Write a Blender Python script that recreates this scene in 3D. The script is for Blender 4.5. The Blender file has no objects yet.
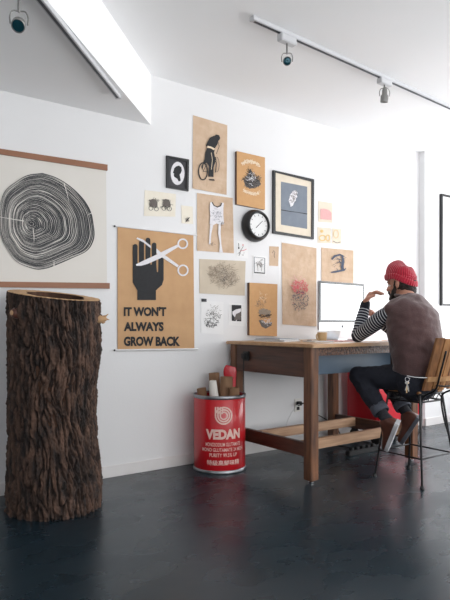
import bpy, bmesh, math, random
from mathutils import Vector, Matrix, noise
random.seed(7)
S = bpy.context.scene
COL = S.collection
V = Vector
pi = math.pi
# ------------------------------------------------------------ camera geometry (level camera, vertical shift)
F = 567.0; YAW = math.radians(54.3); EYE = 1.05; HOR = 325.0
CY, SY = math.cos(YAW), math.sin(YAW)
WY = 3.64                                   # the long wall's plane
def ray(x):
    t = (x - 225) / F
    return CY + t * SY, SY - t * CY
def at_y(x, y, Y):
    a, b = ray(x); D = Y / b
    return V((a * D, Y, EYE + (HOR - y) / F * D))
def at_x(x, y, X):
    a, b = ray(x); D = X / a
    return V((X, b * D, EYE + (HOR - y) / F * D))
def lerp(a, b, t): return a + (b - a) * t

# ------------------------------------------------------------ materials
def rgb(r, g, b):
    def f(c):
        c /= 255.0
        return c / 12.92 if c <= .04045 else ((c + .055) / 1.055) ** 2.4
    return (f(r), f(g), f(b), 1)
def mat(name, col, rough=.6, metal=0, spec=.5, nscale=0, namt=0, col2=None, bump=0, bscale=None, stretch=(1, 1, 1), emit=None, coat=0, detail=4, sheen=0):
    m = bpy.data.materials.new(name); m.use_nodes = True
    nt = m.node_tree; N = nt.nodes; Lk = nt.links
    b = N['Principled BSDF']
    b.inputs['Base Color'].default_value = col
    b.inputs['Roughness'].default_value = rough
    b.inputs['Metallic'].default_value = metal
    b.inputs['Specular IOR Level'].default_value = spec
    if coat: b.inputs['Coat Weight'].default_value = coat
    if sheen: b.inputs['Sheen Weight'].default_value = sheen
    if emit:
        b.inputs['Emission Color'].default_value = emit[0]; b.inputs['Emission Strength'].default_value = emit[1]
    if nscale or bump:
        tc = N.new('ShaderNodeTexCoord'); mp = N.new('ShaderNodeMapping')
        mp.inputs['Scale'].default_value = stretch
        Lk.new(tc.outputs['Object'], mp.inputs['Vector'])
    if nscale:
        n = N.new('ShaderNodeTexNoise'); n.inputs['Scale'].default_value = nscale; n.inputs['Detail'].default_value = detail
        Lk.new(mp.outputs['Vector'], n.inputs['Vector'])
        cr = N.new('ShaderNodeValToRGB')
        cr.color_ramp.elements[0].position = .5 - namt; cr.color_ramp.elements[1].position = .5 + namt
        cr.color_ramp.elements[0].color = col; cr.color_ramp.elements[1].color = col2 or col
        Lk.new(n.outputs['Fac'], cr.inputs['Fac']); Lk.new(cr.outputs['Color'], b.inputs['Base Color'])
    if bump:
        n2 = N.new('ShaderNodeTexNoise'); n2.inputs['Scale'].default_value = bscale or nscale; n2.inputs['Detail'].default_value = 5
        Lk.new(mp.outputs['Vector'], n2.inputs['Vector'])
        bp = N.new('ShaderNodeBump'); bp.inputs['Strength'].default_value = bump; bp.inputs['Distance'].default_value = .01
        Lk.new(n2.outputs['Fac'], bp.inputs['Height']); Lk.new(bp.outputs['Normal'], b.inputs['Normal'])
    return m
M = {}
M['wall'] = mat('wall_paint', rgb(226, 226, 227), .75, nscale=3, namt=.3, col2=rgb(229, 229, 230), bump=.05, bscale=60)
M['ceil'] = mat('ceiling_paint', rgb(243, 244, 245), .85, nscale=2, namt=.3, col2=rgb(246, 246, 247))
M['base'] = mat('baseboard_paint', rgb(228, 226, 226), .5, nscale=8, namt=.3, col2=rgb(222, 219, 217))
M['kraft'] = mat('kraft_paper', rgb(204, 164, 122), .85, nscale=9, namt=.35, col2=rgb(188, 148, 108), bump=.3, bscale=9)
M['kraft_pale'] = mat('pale_kraft_paper', rgb(212, 188, 164), .85, nscale=14, namt=.3, col2=rgb(190, 160, 132), bump=1, bscale=9)
M['kraft_board'] = mat('kraft_board', rgb(204, 160, 112), .8, nscale=30, namt=.3, col2=rgb(196, 150, 102))
M['beige'] = mat('beige_paper', rgb(208, 196, 178), .85, nscale=12, namt=.4, col2=rgb(194, 180, 160))
M['cream'] = mat('cream_paper', rgb(236, 230, 216), .85, nscale=20, namt=.3, col2=rgb(228, 220, 204))
M['offwhite'] = mat('offwhite_print_paper', rgb(222, 218, 212), .85, nscale=5, namt=.3, col2=rgb(218, 214, 207), bump=.05, bscale=8)
M['cream2'] = mat('pale_tan_paper', rgb(226, 215, 198), .85, nscale=20, namt=.3, col2=rgb(218, 206, 187))
M['white'] = mat('white_paper', rgb(236, 236, 236), .8, nscale=10, namt=.3, col2=rgb(230, 230, 230))
M['black'] = mat('black_paint', rgb(24, 25, 28), .4, nscale=30, namt=.3, col2=rgb(30, 31, 34))
M['ink'] = mat('black_ink', rgb(34, 35, 38), .8, nscale=40, namt=.3, col2=rgb(42, 43, 46))
M['ringink'] = mat('grey_black_relief_ink', rgb(42, 44, 48), .8, nscale=30, namt=.3, col2=rgb(60, 62, 66))
M['greyink'] = mat('grey_ink', rgb(112, 104, 100), .8, nscale=60, namt=.3, col2=rgb(92, 86, 82))
M['tanink'] = mat('tan_grey_ink', rgb(160, 146, 130), .8, nscale=60, namt=.3, col2=rgb(138, 124, 110))
M['blueink'] = mat('slate_blue_ink', rgb(86, 94, 112), .8, nscale=60, namt=.3, col2=rgb(66, 74, 92))
M['pinkink'] = mat('pink_ink', rgb(214, 158, 158), .8, nscale=60, namt=.3, col2=rgb(226, 178, 176))
M['redink'] = mat('coral_ink', rgb(206, 92, 98), .8, nscale=60, namt=.3, col2=rgb(216, 118, 120))
M['yelink'] = mat('ochre_ink', rgb(216, 180, 110), .8, nscale=60, namt=.3, col2=rgb(226, 196, 136))
M['creamink2'] = mat('cream_ink_lower', rgb(232, 212, 186), .8, nscale=60, namt=.3, col2=rgb(222, 200, 172))
M['whiteink'] = mat('white_ink', rgb(232, 230, 232), .8, nscale=60, namt=.3, col2=rgb(216, 214, 220))
M['creamink'] = mat('cream_ink', rgb(232, 212, 186), .8, nscale=60, namt=.3, col2=rgb(222, 200, 172))
M['slate'] = mat('slate_print', rgb(108, 117, 130), .7, nscale=14, namt=.4, col2=rgb(126, 134, 145))
M['darkmat'] = mat('dark_mat_board', rgb(66, 66, 70), .8, nscale=30, namt=.3, col2=rgb(56, 56, 60))
M['rod'] = mat('walnut_rod', rgb(154, 106, 78), .55, nscale=12, namt=.3, col2=rgb(132, 88, 64), stretch=(.2, 1, 1))
M['whiterod'] = mat('white_lacquered_rod', rgb(225, 225, 226), .4, nscale=10, namt=.3, col2=rgb(215, 215, 216))
M['walnut'] = mat('dark_stained_wood', rgb(128, 84, 55), .42, nscale=34, namt=.2, col2=rgb(60, 37, 25), bump=.15, bscale=20, stretch=(1, 1, .12))
M['walnut_h'] = mat('dark_stained_wood_crosswise', rgb(96, 60, 45), .42, nscale=34, namt=.2, col2=rgb(54, 33, 26), bump=.15, bscale=20, stretch=(.12, .12, 1.5))
M['carved'] = mat('carved_dark_wood', rgb(112, 74, 52), .5, nscale=60, namt=.12, col2=rgb(44, 28, 22), bump=.8, bscale=55)
M['oak'] = mat('worn_oak_tabletop', rgb(202, 164, 124), .38, nscale=22, namt=.3, col2=rgb(168, 128, 92), stretch=(.15, 1, 1), bump=.1, bscale=20)
M['rail'] = mat('pale_worn_rail_wood', rgb(198, 162, 130), .5, nscale=28, namt=.25, col2=rgb(148, 110, 84), stretch=(.15, 1, 1.5), bump=.15, bscale=20)
M['bluegrey'] = mat('blue_grey_metal', rgb(98, 116, 134), .45, nscale=4, namt=.3, col2=rgb(88, 106, 124))
M['chrome'] = mat('chrome', rgb(200, 200, 205), .2, metal=1)
M['alu'] = mat('brushed_aluminium', rgb(214, 216, 220), .35, metal=.6, nscale=40, namt=.3, col2=rgb(206, 208, 212))
M['glassblack'] = mat('black_glass', rgb(18, 20, 24), .12)
M['screen'] = mat('lit_screen', rgb(240, 245, 250), .2, emit=(rgb(240, 246, 255), 1.0))
M['red'] = mat('red_can_paint', rgb(200, 24, 34), .32, nscale=5, namt=.35, col2=rgb(182, 18, 30), coat=.3)
M['canprint'] = mat('cream_can_print', rgb(238, 206, 196), .4, nscale=60, namt=.3, col2=rgb(228, 186, 176))
M['tin'] = mat('galvanised_tin', rgb(165, 166, 170), .35, metal=.9, nscale=30, namt=.3, col2=rgb(130, 132, 138))
M['card'] = mat('cardboard_tube', rgb(150, 116, 88), .8, nscale=30, namt=.3, col2=rgb(120, 90, 66), stretch=(1, 1, .3))
M['redcab'] = mat('red_steel', rgb(198, 26, 44), .3, nscale=4, namt=.3, col2=rgb(186, 22, 38), coat=.3)
M['rubber'] = mat('black_rubber', rgb(22, 22, 24), .6, nscale=30, namt=.3, col2=rgb(30, 30, 32))
M['wire'] = mat('black_steel_wire', rgb(20, 20, 22), .35, metal=.3, nscale=30, namt=.3, col2=rgb(26, 26, 28))
M['slatA'] = mat('reclaimed_slat_wood', rgb(172, 124, 76), .55, nscale=26, namt=.25, col2=rgb(128, 84, 48), stretch=(1.5, 1.5, .15), bump=.2, bscale=20)
M['slatB'] = mat('reclaimed_slat_wood_dark', rgb(150, 102, 60), .55, nscale=26, namt=.25, col2=rgb(92, 58, 36), stretch=(1.5, 1.5, .15), bump=.2, bscale=20)
M['slatC'] = mat('reclaimed_slat_wood_pale', rgb(190, 148, 104), .55, nscale=26, namt=.25, col2=rgb(150, 108, 68), stretch=(1.5, .15, .15), bump=.2, bscale=20)
M['skin'] = mat('skin', rgb(196, 144, 122), .55, nscale=30, namt=.3, col2=rgb(188, 134, 112))
M['skin'].node_tree.nodes['Principled BSDF'].inputs['Subsurface Weight'].default_value = .08
M['hair'] = mat('dark_brown_hair', rgb(44, 32, 28), .7, nscale=60, namt=.3, col2=rgb(28, 20, 18), bump=1, bscale=110)
M['eye'] = mat('eye_white', rgb(230, 228, 224), .3)
M['iris'] = mat('brown_iris', rgb(50, 34, 26), .2)
M['vest'] = mat('maroon_brown_wool', rgb(84, 58, 57), .9, nscale=40, namt=.3, col2=rgb(70, 48, 48), bump=.25, bscale=120, sheen=.3)
M['jean'] = mat('dark_indigo_denim', rgb(26, 29, 42), .85, nscale=30, namt=.35, col2=rgb(19, 22, 33), bump=.3, bscale=60)
M['cuff'] = mat('denim_inside_cuff', rgb(84, 88, 98), .85, nscale=60, namt=.35, col2=rgb(64, 68, 80), bump=.3, bscale=90)
M['sock'] = mat('charcoal_wool_sock', rgb(44, 44, 50), .95, nscale=60, namt=.3, col2=rgb(36, 36, 42), bump=.5, bscale=120)
M['leather'] = mat('brown_leather', rgb(98, 56, 42), .5, nscale=20, namt=.3, col2=rgb(74, 42, 34), bump=.2, bscale=60)
M['sole_w'] = mat('off_white_rubber_sole', rgb(196, 196, 198), .6, nscale=30, namt=.3, col2=rgb(180, 180, 184))
M['sole_d'] = mat('grey_rubber_sole', rgb(84, 86, 94), .6, nscale=30, namt=.3, col2=rgb(72, 74, 82))
M['plate'] = mat('ivory_plastic', rgb(228, 226, 220), .4)
M['lens'] = mat('teal_coated_lens', rgb(26, 72, 84), .08, metal=.4)
M['fix'] = mat('fixture_grey_metal', rgb(150, 150, 148), .35, metal=.6, nscale=30, namt=.3, col2=rgb(136, 136, 134))
M['track'] = mat('white_track_metal', rgb(206, 207, 210), .4, nscale=10, namt=.3, col2=rgb(198, 199, 202))
M['slot'] = mat('dark_track_slot', rgb(46, 50, 58), .5)
M['ceramic'] = mat('tan_ceramic', rgb(196, 164, 120), .35, nscale=20, namt=.3, col2=rgb(182, 148, 104))
M['mag'] = mat('blue_grey_cover_paper', rgb(120, 128, 136), .5, nscale=10, namt=.3, col2=rgb(96, 104, 114))
M['rim'] = mat('pale_cut_wood', rgb(208, 172, 132), .7, nscale=20, namt=.3, col2=rgb(178, 138, 98), bump=.2, bscale=40)
M['inner'] = mat('brown_hollow_wood', rgb(84, 56, 38), .9, nscale=20, namt=.3, col2=rgb(54, 34, 24), bump=.6, bscale=30, stretch=(1, 1, .3))

def wave_mat(name, c1, c2, period, duty, rough=.9):      # stripes along the UV's v axis
    m = bpy.data.materials.new(name); m.use_nodes = True
    nt = m.node_tree; N = nt.nodes; L = nt.links; b = N['Principled BSDF']; b.inputs['Roughness'].default_value = rough
    uv = N.new('ShaderNodeUVMap'); sp = N.new('ShaderNodeSeparateXYZ'); L.new(uv.outputs['UV'], sp.inputs[0])
    d = N.new('ShaderNodeMath'); d.operation = 'DIVIDE'; d.inputs[1].default_value = period; L.new(sp.outputs['Y'], d.inputs[0])
    fr = N.new('ShaderNodeMath'); fr.operation = 'FRACT'; L.new(d.outputs[0], fr.inputs[0])
    lt = N.new('ShaderNodeMath'); lt.operation = 'LESS_THAN'; lt.inputs[1].default_value = duty; L.new(fr.outputs[0], lt.inputs[0])
    mx = N.new('ShaderNodeMix'); mx.data_type = 'RGBA'; L.new(lt.outputs[0], mx.inputs[0])
    mx.inputs[6].default_value = c1; mx.inputs[7].default_value = c2; L.new(mx.outputs[2], b.inputs['Base Color'])
    return m
M['stripe'] = wave_mat('navy_white_striped_jersey', rgb(34, 38, 52), rgb(208, 212, 218), .0215, .26)

def rib_mat():
    m = mat('red_ribbed_knit', rgb(196, 28, 58), .95, nscale=50, namt=.3, col2=rgb(172, 20, 46), sheen=.4)
    N = m.node_tree.nodes; L = m.node_tree.links; b = N['Principled BSDF']
    uv = N.new('ShaderNodeUVMap'); w = N.new('ShaderNodeTexWave'); w.bands_direction = 'X'; w.inputs['Scale'].default_value = 14
    L.new(uv.outputs['UV'], w.inputs['Vector'])
    bp = N.new('ShaderNodeBump'); bp.inputs['Strength'].default_value = .8; bp.inputs['Distance'].default_value = .006
    L.new(w.outputs['Fac'], bp.inputs['Height']); L.new(bp.outputs['Normal'], b.inputs['Normal'])
    return m
M['knit'] = rib_mat()

def floor_mat():
    m = mat('dark_painted_floor', rgb(27, 44, 53), .3, nscale=1.8, namt=.4, col2=rgb(22, 37, 45), detail=3)
    N = m.node_tree.nodes; L = m.node_tree.links; b = N['Principled BSDF']
    tc = N.new('ShaderNodeTexCoord'); mp = N.new('ShaderNodeMapping'); mp.inputs['Scale'].default_value = (1, 1.6, 1); mp.inputs['Rotation'].default_value = (0, 0, .5)
    L.new(tc.outputs['Object'], mp.inputs['Vector'])
    n = N.new('ShaderNodeTexNoise'); n.inputs['Scale'].default_value = 3; n.inputs['Detail'].default_value = 6; n.inputs['Roughness'].default_value = .5
    L.new(mp.outputs['Vector'], n.inputs['Vector'])
    mr = N.new('ShaderNodeMapRange'); mr.inputs['From Min'].default_value = .3; mr.inputs['From Max'].default_value = .7
    mr.inputs['To Min'].default_value = .22; mr.inputs['To Max'].default_value = .34; b.inputs['Specular IOR Level'].default_value = .55
    L.new(n.outputs['Fac'], mr.inputs['Value']); L.new(mr.outputs['Result'], b.inputs['Roughness'])
    bp = N.new('ShaderNodeBump'); bp.inputs['Strength'].default_value = .008; bp.inputs['Distance'].default_value = .01
    L.new(n.outputs['Fac'], bp.inputs['Height']); L.new(bp.outputs['Normal'], b.inputs['Normal'])
    return m
M['floor'] = floor_mat()
def bark_mat():
    m = mat('dark_furrowed_bark', rgb(30, 24, 22), .85, nscale=26, namt=.14, col2=rgb(98, 73, 60), bump=1, bscale=70, stretch=(1, 1, .3), detail=8)
    N = m.node_tree.nodes; L = m.node_tree.links; b = N['Principled BSDF']
    at = N.new('ShaderNodeAttribute'); at.attribute_name = 'ridge'
    mx = N.new('ShaderNodeMix'); mx.data_type = 'RGBA'; mx.blend_type = 'MIX'
    src = b.inputs['Base Color'].links[0].from_socket
    L.new(at.outputs['Fac'], mx.inputs[0]); mx.inputs[6].default_value = rgb(34, 26, 24); L.new(src, mx.inputs[7])
    L.new(mx.outputs[2], b.inputs['Base Color'])
    return m
M['bark'] = bark_mat()

# ------------------------------------------------------------ object helpers
def tag(o, label=None, cat=None, group=None, kind=None):
    if label: o['label'] = label
    if cat: o['category'] = cat
    if group: o['group'] = group
    if kind: o['kind'] = kind
    return o
def empty(name, loc, label, cat, group=None):
    o = bpy.data.objects.new(name, None); o.empty_display_size = .05
    COL.objects.link(o); o.location = loc
    return tag(o, label, cat, group)
def origin(o):
    while o.parent: o = o.parent
    return V(o.location)

def catmull(P, n):
    P = [V(p) for p in P]; out = []
    Q = [P[0] * 2 - P[1]] + P + [P[-1] * 2 - P[-2]]
    for i in range(1, len(Q) - 2):
        for k in range(n):
            t = k / n; a, b, c, d = Q[i - 1], Q[i], Q[i + 1], Q[i + 2]
            out.append(.5 * ((2 * b) + (c - a) * t + (2 * a - 5 * b + 4 * c - d) * t * t + (3 * b - a - 3 * c + d) * t ** 3))
    out.append(P[-1]); return out

class MB:
    def __init__(s): s.v = []; s.f = []; s.uv = {}
    def quad(s, a, b, c, d):
        i = len(s.v); s.v += [V(a), V(b), V(c), V(d)]; s.f.append((i, i + 1, i + 2, i + 3)); return s
    def poly(s, pts):
        i = len(s.v); s.v += [V(p) for p in pts]; s.f.append(tuple(range(i, i + len(pts)))); return s
    def prism(s, front, back):                      # two equal loops of points
        n = len(front); i = len(s.v); s.v += [V(p) for p in front] + [V(p) for p in back]
        s.f.append(tuple(range(i, i + n))); s.f.append(tuple(range(i + 2 * n - 1, i + n - 1, -1)))
        for k in range(n):
            j = (k + 1) % n; s.f.append((i + k, i + n + k, i + n + j, i + j))
        return s
    def box(s, x0, x1, y0, y1, z0, z1, bev=.002):
        bm = bmesh.new(); bmesh.ops.create_cube(bm, size=1)
        for v in bm.verts: v.co = V((lerp(x0, x1, v.co.x + .5), lerp(y0, y1, v.co.y + .5), lerp(z0, z1, v.co.z + .5)))
        if bev: bmesh.ops.bevel(bm, geom=bm.edges[:], offset=min(bev, .3 * min(abs(x1 - x0), abs(y1 - y0), abs(z1 - z0))), segments=2, affect='EDGES')
        return s.add(bm)
    def add(s, bm, mtx=None):
        i = len(s.v); bm.verts.index_update()
        s.v += [(mtx @ v.co if mtx else v.co.copy()) for v in bm.verts]
        s.f += [tuple(i + v.index for v in f.verts) for f in bm.faces]; bm.free(); return s
    def obox(s, mtx, sx, sy, sz, bev=.002):
        t = MB().box(-sx / 2, sx / 2, -sy / 2, sy / 2, -sz / 2, sz / 2, bev)
        i = len(s.v); s.v += [mtx @ v for v in t.v]; s.f += [tuple(i + k for k in f) for f in t.f]; return s
    def ball(s, c, r, rot=None, n=16):
        bm = bmesh.new(); bmesh.ops.create_uvsphere(bm, u_segments=n, v_segments=max(6, n * 2 // 3), radius=1)
        if not hasattr(r, '__len__'): r = (r, r, r)
        m = Matrix.Translation(V(c)) @ (rot.to_4x4() if rot else Matrix.Identity(4)) @ Matrix.Diagonal((r[0], r[1], r[2], 1))
        return s.add(bm, m)
    def tube(s, P, R, n=12, side=None, cap='round', sub=0, closed=False, uvs=False):
        # R: radius or list of radii / (side radius, other radius); side: the direction of the first radius
        P = [V(p) for p in P]
        if not hasattr(R, '__len__'): R = [R] * len(P)
        R = [r if hasattr(r, '__len__') else (r, r) for r in R]
        if sub:
            RR = catmull([V((a, b, 0)) for a, b in R], sub); P = catmull(P, sub); R = [(max(q.x, 1e-4), max(q.y, 1e-4)) for q in RR]
        if cap == 'round' and not closed:
            d0 = (P[0] - P[1]).normalized(); d1 = (P[-1] - P[-2]).normalized()
            def caps(p, r, d, flip):
                out = []
                for a in (80, 55, 28):
                    a = math.radians(a); out.append((p + d * min(r) * math.sin(a), (r[0] * math.cos(a), r[1] * math.cos(a))))
                return out if flip else out[::-1]
            A = caps(P[0], R[0], d0, True); B = caps(P[-1], R[-1], d1, False)
            P = [a[0] for a in A] + P + [b[0] for b in B]; R = [a[1] for a in A] + R + [b[1] for b in B]
        L = len(P); T = []
        for k in range(L):
            if closed: t = P[(k + 1) % L] - P[k - 1]
            else: t = P[min(k + 1, L - 1)] - P[max(k - 1, 0)]
            T.append(t.normalized())
        u = V(side) if side is not None else (V((0, 0, 1)) if abs(T[0].z) < .9 else V((1, 0, 0)))
        i0 = len(s.v); dist = 0
        for k in range(L):
            if side is not None: u = V(side)
            u = (u - T[k] * u.dot(T[k])).normalized(); w = T[k].cross(u)
            if k: dist += (P[k] - P[k - 1]).length
            for j in range(n):
                a = 2 * pi * j / n
                if uvs: s.uv[len(s.v)] = (j / n, dist)
                s.v.append(P[k] + u * math.cos(a) * R[k][0] + w * math.sin(a) * R[k][1])
        for k in range(L if closed else L - 1):
            for j in range(n):
                a = i0 + k * n + j; b = i0 + k * n + (j + 1) % n; k2 = (k + 1) % L
                c = i0 + k2 * n + (j + 1) % n; d = i0 + k2 * n + j
                s.f.append((a, b, c, d))
        if cap and not closed:
            s.f.append(tuple(i0 + j for j in range(n))[::-1]); s.f.append(tuple(i0 + (L - 1) * n + j for j in range(n)))
        return s
    def lathe(s, prof, c=(0, 0, 0), n=40, axis=None):
        # prof: list of (r, z); axis: direction of z
        c = V(c); q = V((0, 0, 1)).rotation_difference(V(axis).normalized()) if axis is not None else None
        i = len(s.v); m = len(prof)
        for r, z in prof:
            for j in range(n):
                p = V((max(r, 1e-5) * math.cos(2 * pi * j / n), max(r, 1e-5) * math.sin(2 * pi * j / n), z))
                if q: p = q @ p
                s.v.append(c + p)
        for k in range(m - 1):
            for j in range(n):
                s.f.append((i + k * n + j, i + k * n + (j + 1) % n, i + (k + 1) * n + (j + 1) % n, i + (k + 1) * n + j))
        return s
    def build(s, name, m, parent=None, smooth=False, base=None, recalc=True):
        if parent: o0 = origin(parent)
        elif base is not None: o0 = V(base)
        else:
            xs = [p.x for p in s.v]; ys = [p.y for p in s.v]; zs = [p.z for p in s.v]
            o0 = V(((min(xs) + max(xs)) / 2, (min(ys) + max(ys)) / 2, min(zs)))
        me = bpy.data.meshes.new(name)
        me.from_pydata([tuple(p - o0) for p in s.v], [], s.f)
        if s.uv:
            ul = me.uv_layers.new(name='UVMap')
            for pl in me.polygons:
                us = [s.uv.get(me.loops[li].vertex_index, (0, 0)) for li in pl.loop_indices]
                wrap = max(a[0] for a in us) - min(a[0] for a in us) > .5
                for li, q in zip(pl.loop_indices, us):
                    ul.data[li].uv = (q[0] + (1 if wrap and q[0] < .5 else 0), q[1])
        if recalc:
            bm = bmesh.new(); bm.from_mesh(me); bmesh.ops.recalc_face_normals(bm, faces=bm.faces[:]); bm.to_mesh(me); bm.free()
        me.materials.append(M[m] if isinstance(m, str) else m)
        if smooth:
            me.polygons.foreach_set('use_smooth', [True] * len(me.polygons))
            if smooth == 'auto':
                try: me.set_sharp_from_angle(angle=math.radians(40))
                except Exception: pass
        o = bpy.data.objects.new(name, me); COL.objects.link(o)
        if parent: o.parent = parent
        else: o.location = o0
        return o
def struct(o): o['kind'] = 'structure'; return o

def remesh(o, vox, it=4, fac=.5):
    r = o.modifiers.new('r', 'REMESH'); r.mode = 'VOXEL'; r.voxel_size = vox; r.use_smooth_shade = True
    sm = o.modifiers.new('s', 'SMOOTH'); sm.iterations = it; sm.factor = fac
    bpy.context.view_layer.update()
    dg = bpy.context.evaluated_depsgraph_get()
    me = bpy.data.meshes.new_from_object(o.evaluated_get(dg)); old = o.data
    mats = [m for m in old.materials]
    o.modifiers.clear(); o.data = me
    me.name = old.name
    me.materials.clear()
    for m in mats: me.materials.append(m)
    me.polygons.foreach_set('material_index', [0] * len(me.polygons))
    me.polygons.foreach_set('use_smooth', [True] * len(me.polygons))
    return o
def wrinkle(o, amp, scale, stretch=(1, 1, 1), seed=0):
    me = o.data; ns = [v.normal.copy() for v in me.vertices]
    for v, n in zip(me.vertices, ns):
        p = V((v.co.x * stretch[0], v.co.y * stretch[1], v.co.z * stretch[2])) * scale + V((seed, seed, seed))
        v.co += n * (noise.noise(p) + .5 * noise.noise(p * 2.1)) * amp

TXT = {}
def text_mesh(t, bold=.0):
    key = (t, bold)
    if key in TXT: return TXT[key]
    cu = bpy.data.curves.new('t', 'FONT'); cu.body = t; cu.offset = bold; cu.resolution_u = 3
    o = bpy.data.objects.new('t', cu); COL.objects.link(o)
    bpy.context.view_layer.update(); dg = bpy.context.evaluated_depsgraph_get()
    me = bpy.data.meshes.new_from_object(o.evaluated_get(dg))
    bm = bmesh.new(); bm.from_mesh(me)
    bpy.data.objects.remove(o); bpy.data.curves.remove(cu); bpy.data.meshes.remove(me)
    xs = [v.co.x for v in bm.verts]; ys = [v.co.y for v in bm.verts]
    x0, x1, y0, y1 = min(xs), max(xs), min(ys), max(ys)
    for k in range(1, 24):                                # cut in strips so that it can follow a curve
        g = bm.verts[:] + bm.edges[:] + bm.faces[:]
        bmesh.ops.bisect_plane(bm, geom=g, plane_co=(lerp(x0, x1, k / 24), 0, 0), plane_no=(1, 0, 0))
    bm.verts.index_update()
    vs = [((v.co.x - x0) / (x1 - x0), (v.co.y - y0) / (y1 - y0)) for v in bm.verts]; fs = [tuple(v.index for v in f.verts) for f in bm.faces]
    bm.free(); TXT[key] = (vs, fs); return TXT[key]
def put_text(mb, t, fn, bold=0.):                          # fn(u, v) -> point
    vs, fs = text_mesh(t, bold); i = len(mb.v)
    mb.v += [V(fn(u, v)) for u, v in vs]; mb.f += [tuple(i + k for k in f) for f in fs]

# ------------------------------------------------------------ the room
HC = 2.857; LC = 2.495; XL, XR, YF = -3.0, 6.7, -3.4; JX = 5.12; JY = 3.568
struct(MB().box(XL - .1, XR + .1, YF - .1, WY + .1, -.1, 0, 0).build('floor', 'floor', base=(0, 0, 0)))
struct(MB().box(XL - .1, XR + .1, YF - .1, WY + .1, HC, HC + .1, 0).build('ceiling', 'ceil'))
sof = MB().prism([(1.957, WY, LC), (XL, -1.317, LC), (XL, WY, LC)], [(1.957, WY, HC), (XL, -1.317, HC), (XL, WY, HC)])
struct(sof.build('ceiling_lowered', 'ceil'))
struct(MB().box(XL - .1, JX + .02, WY, WY + .1, 0, HC, 0).build('wall_back', 'wall'))
struct(MB().box(JX, XR + .1, JY, WY + .1, 0, HC, 0).build('wall_back_right', 'wall'))
struct(MB().box(XL - .1, XL, YF - .1, WY + .1, 0, HC, 0).build('wall_left', 'wall'))
def holed_wall(name, horiz, pos, a0, a1, th, holes):
    # wall along x (horiz) or y with rectangular holes [(a, b, z0, z1)]
    mb = MB()
    def put(p0, p1, z0, z1):
        if p1 - p0 < 1e-4: return
        if horiz: mb.box(p0, p1, pos - th, pos, z0, z1, 0)
        else: mb.box(pos, pos + th, p0, p1, z0, z1, 0)
    cur = a0
    for a, b, z0, z1 in holes:
        put(cur, a, 0, HC); put(a, b, 0, z0); put(a, b, z1, HC); cur = b
    put(cur, a1, 0, HC)
    return struct(mb.build(name, 'wall'))
RH = [(-2.6, .1, .5, 2.6), (.5, 3.2, .35, 2.65)]
FH = [(-2.4, .2, .5, 2.5), (.7, 3.3, .5, 2.5), (3.8, 6.3, .5, 2.5)]
holed_wall('wall_right', False, XR, YF, WY, .12, RH)
holed_wall('wall_front', True, YF, XL, XR, .12, FH)
wi = 1
def window(horiz, pos, a, b, z0, z1):
    global wi
    mb = MB(); t = .05
    segs = [(a, a + t, z0, z1), (b - t, b, z0, z1), ((a + b) / 2 - t / 2, (a + b) / 2 + t / 2, z0, z1), (a + t, b - t, z0, z0 + t), (a + t, b - t, z1 - t, z1)]
    for p0, p1, q0, q1 in segs:
        if horiz: mb.box(p0, p1, pos - .09, pos - .04, q0, q1, .003)
        else: mb.box(pos + .04, pos + .09, p0, p1, q0, q1, .003)
    struct(mb.build('window_%d' % wi, 'base')); wi += 1
for h in RH: window(False, XR, *h)
for h in FH: window(True, YF, *h)
bb = MB().box(XL, JX, WY - .012, WY, 0, .08, .003); struct(bb.build('baseboard_back', 'base'))
struct(MB().box(JX - .012, JX, JY - .012, WY - .012, 0, .08, .002).build('baseboard_jog', 'base'))
struct(MB().box(JX - .012, XR, JY - .012, JY, 0, .08, .003).build('baseboard_right', 'base'))

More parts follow.
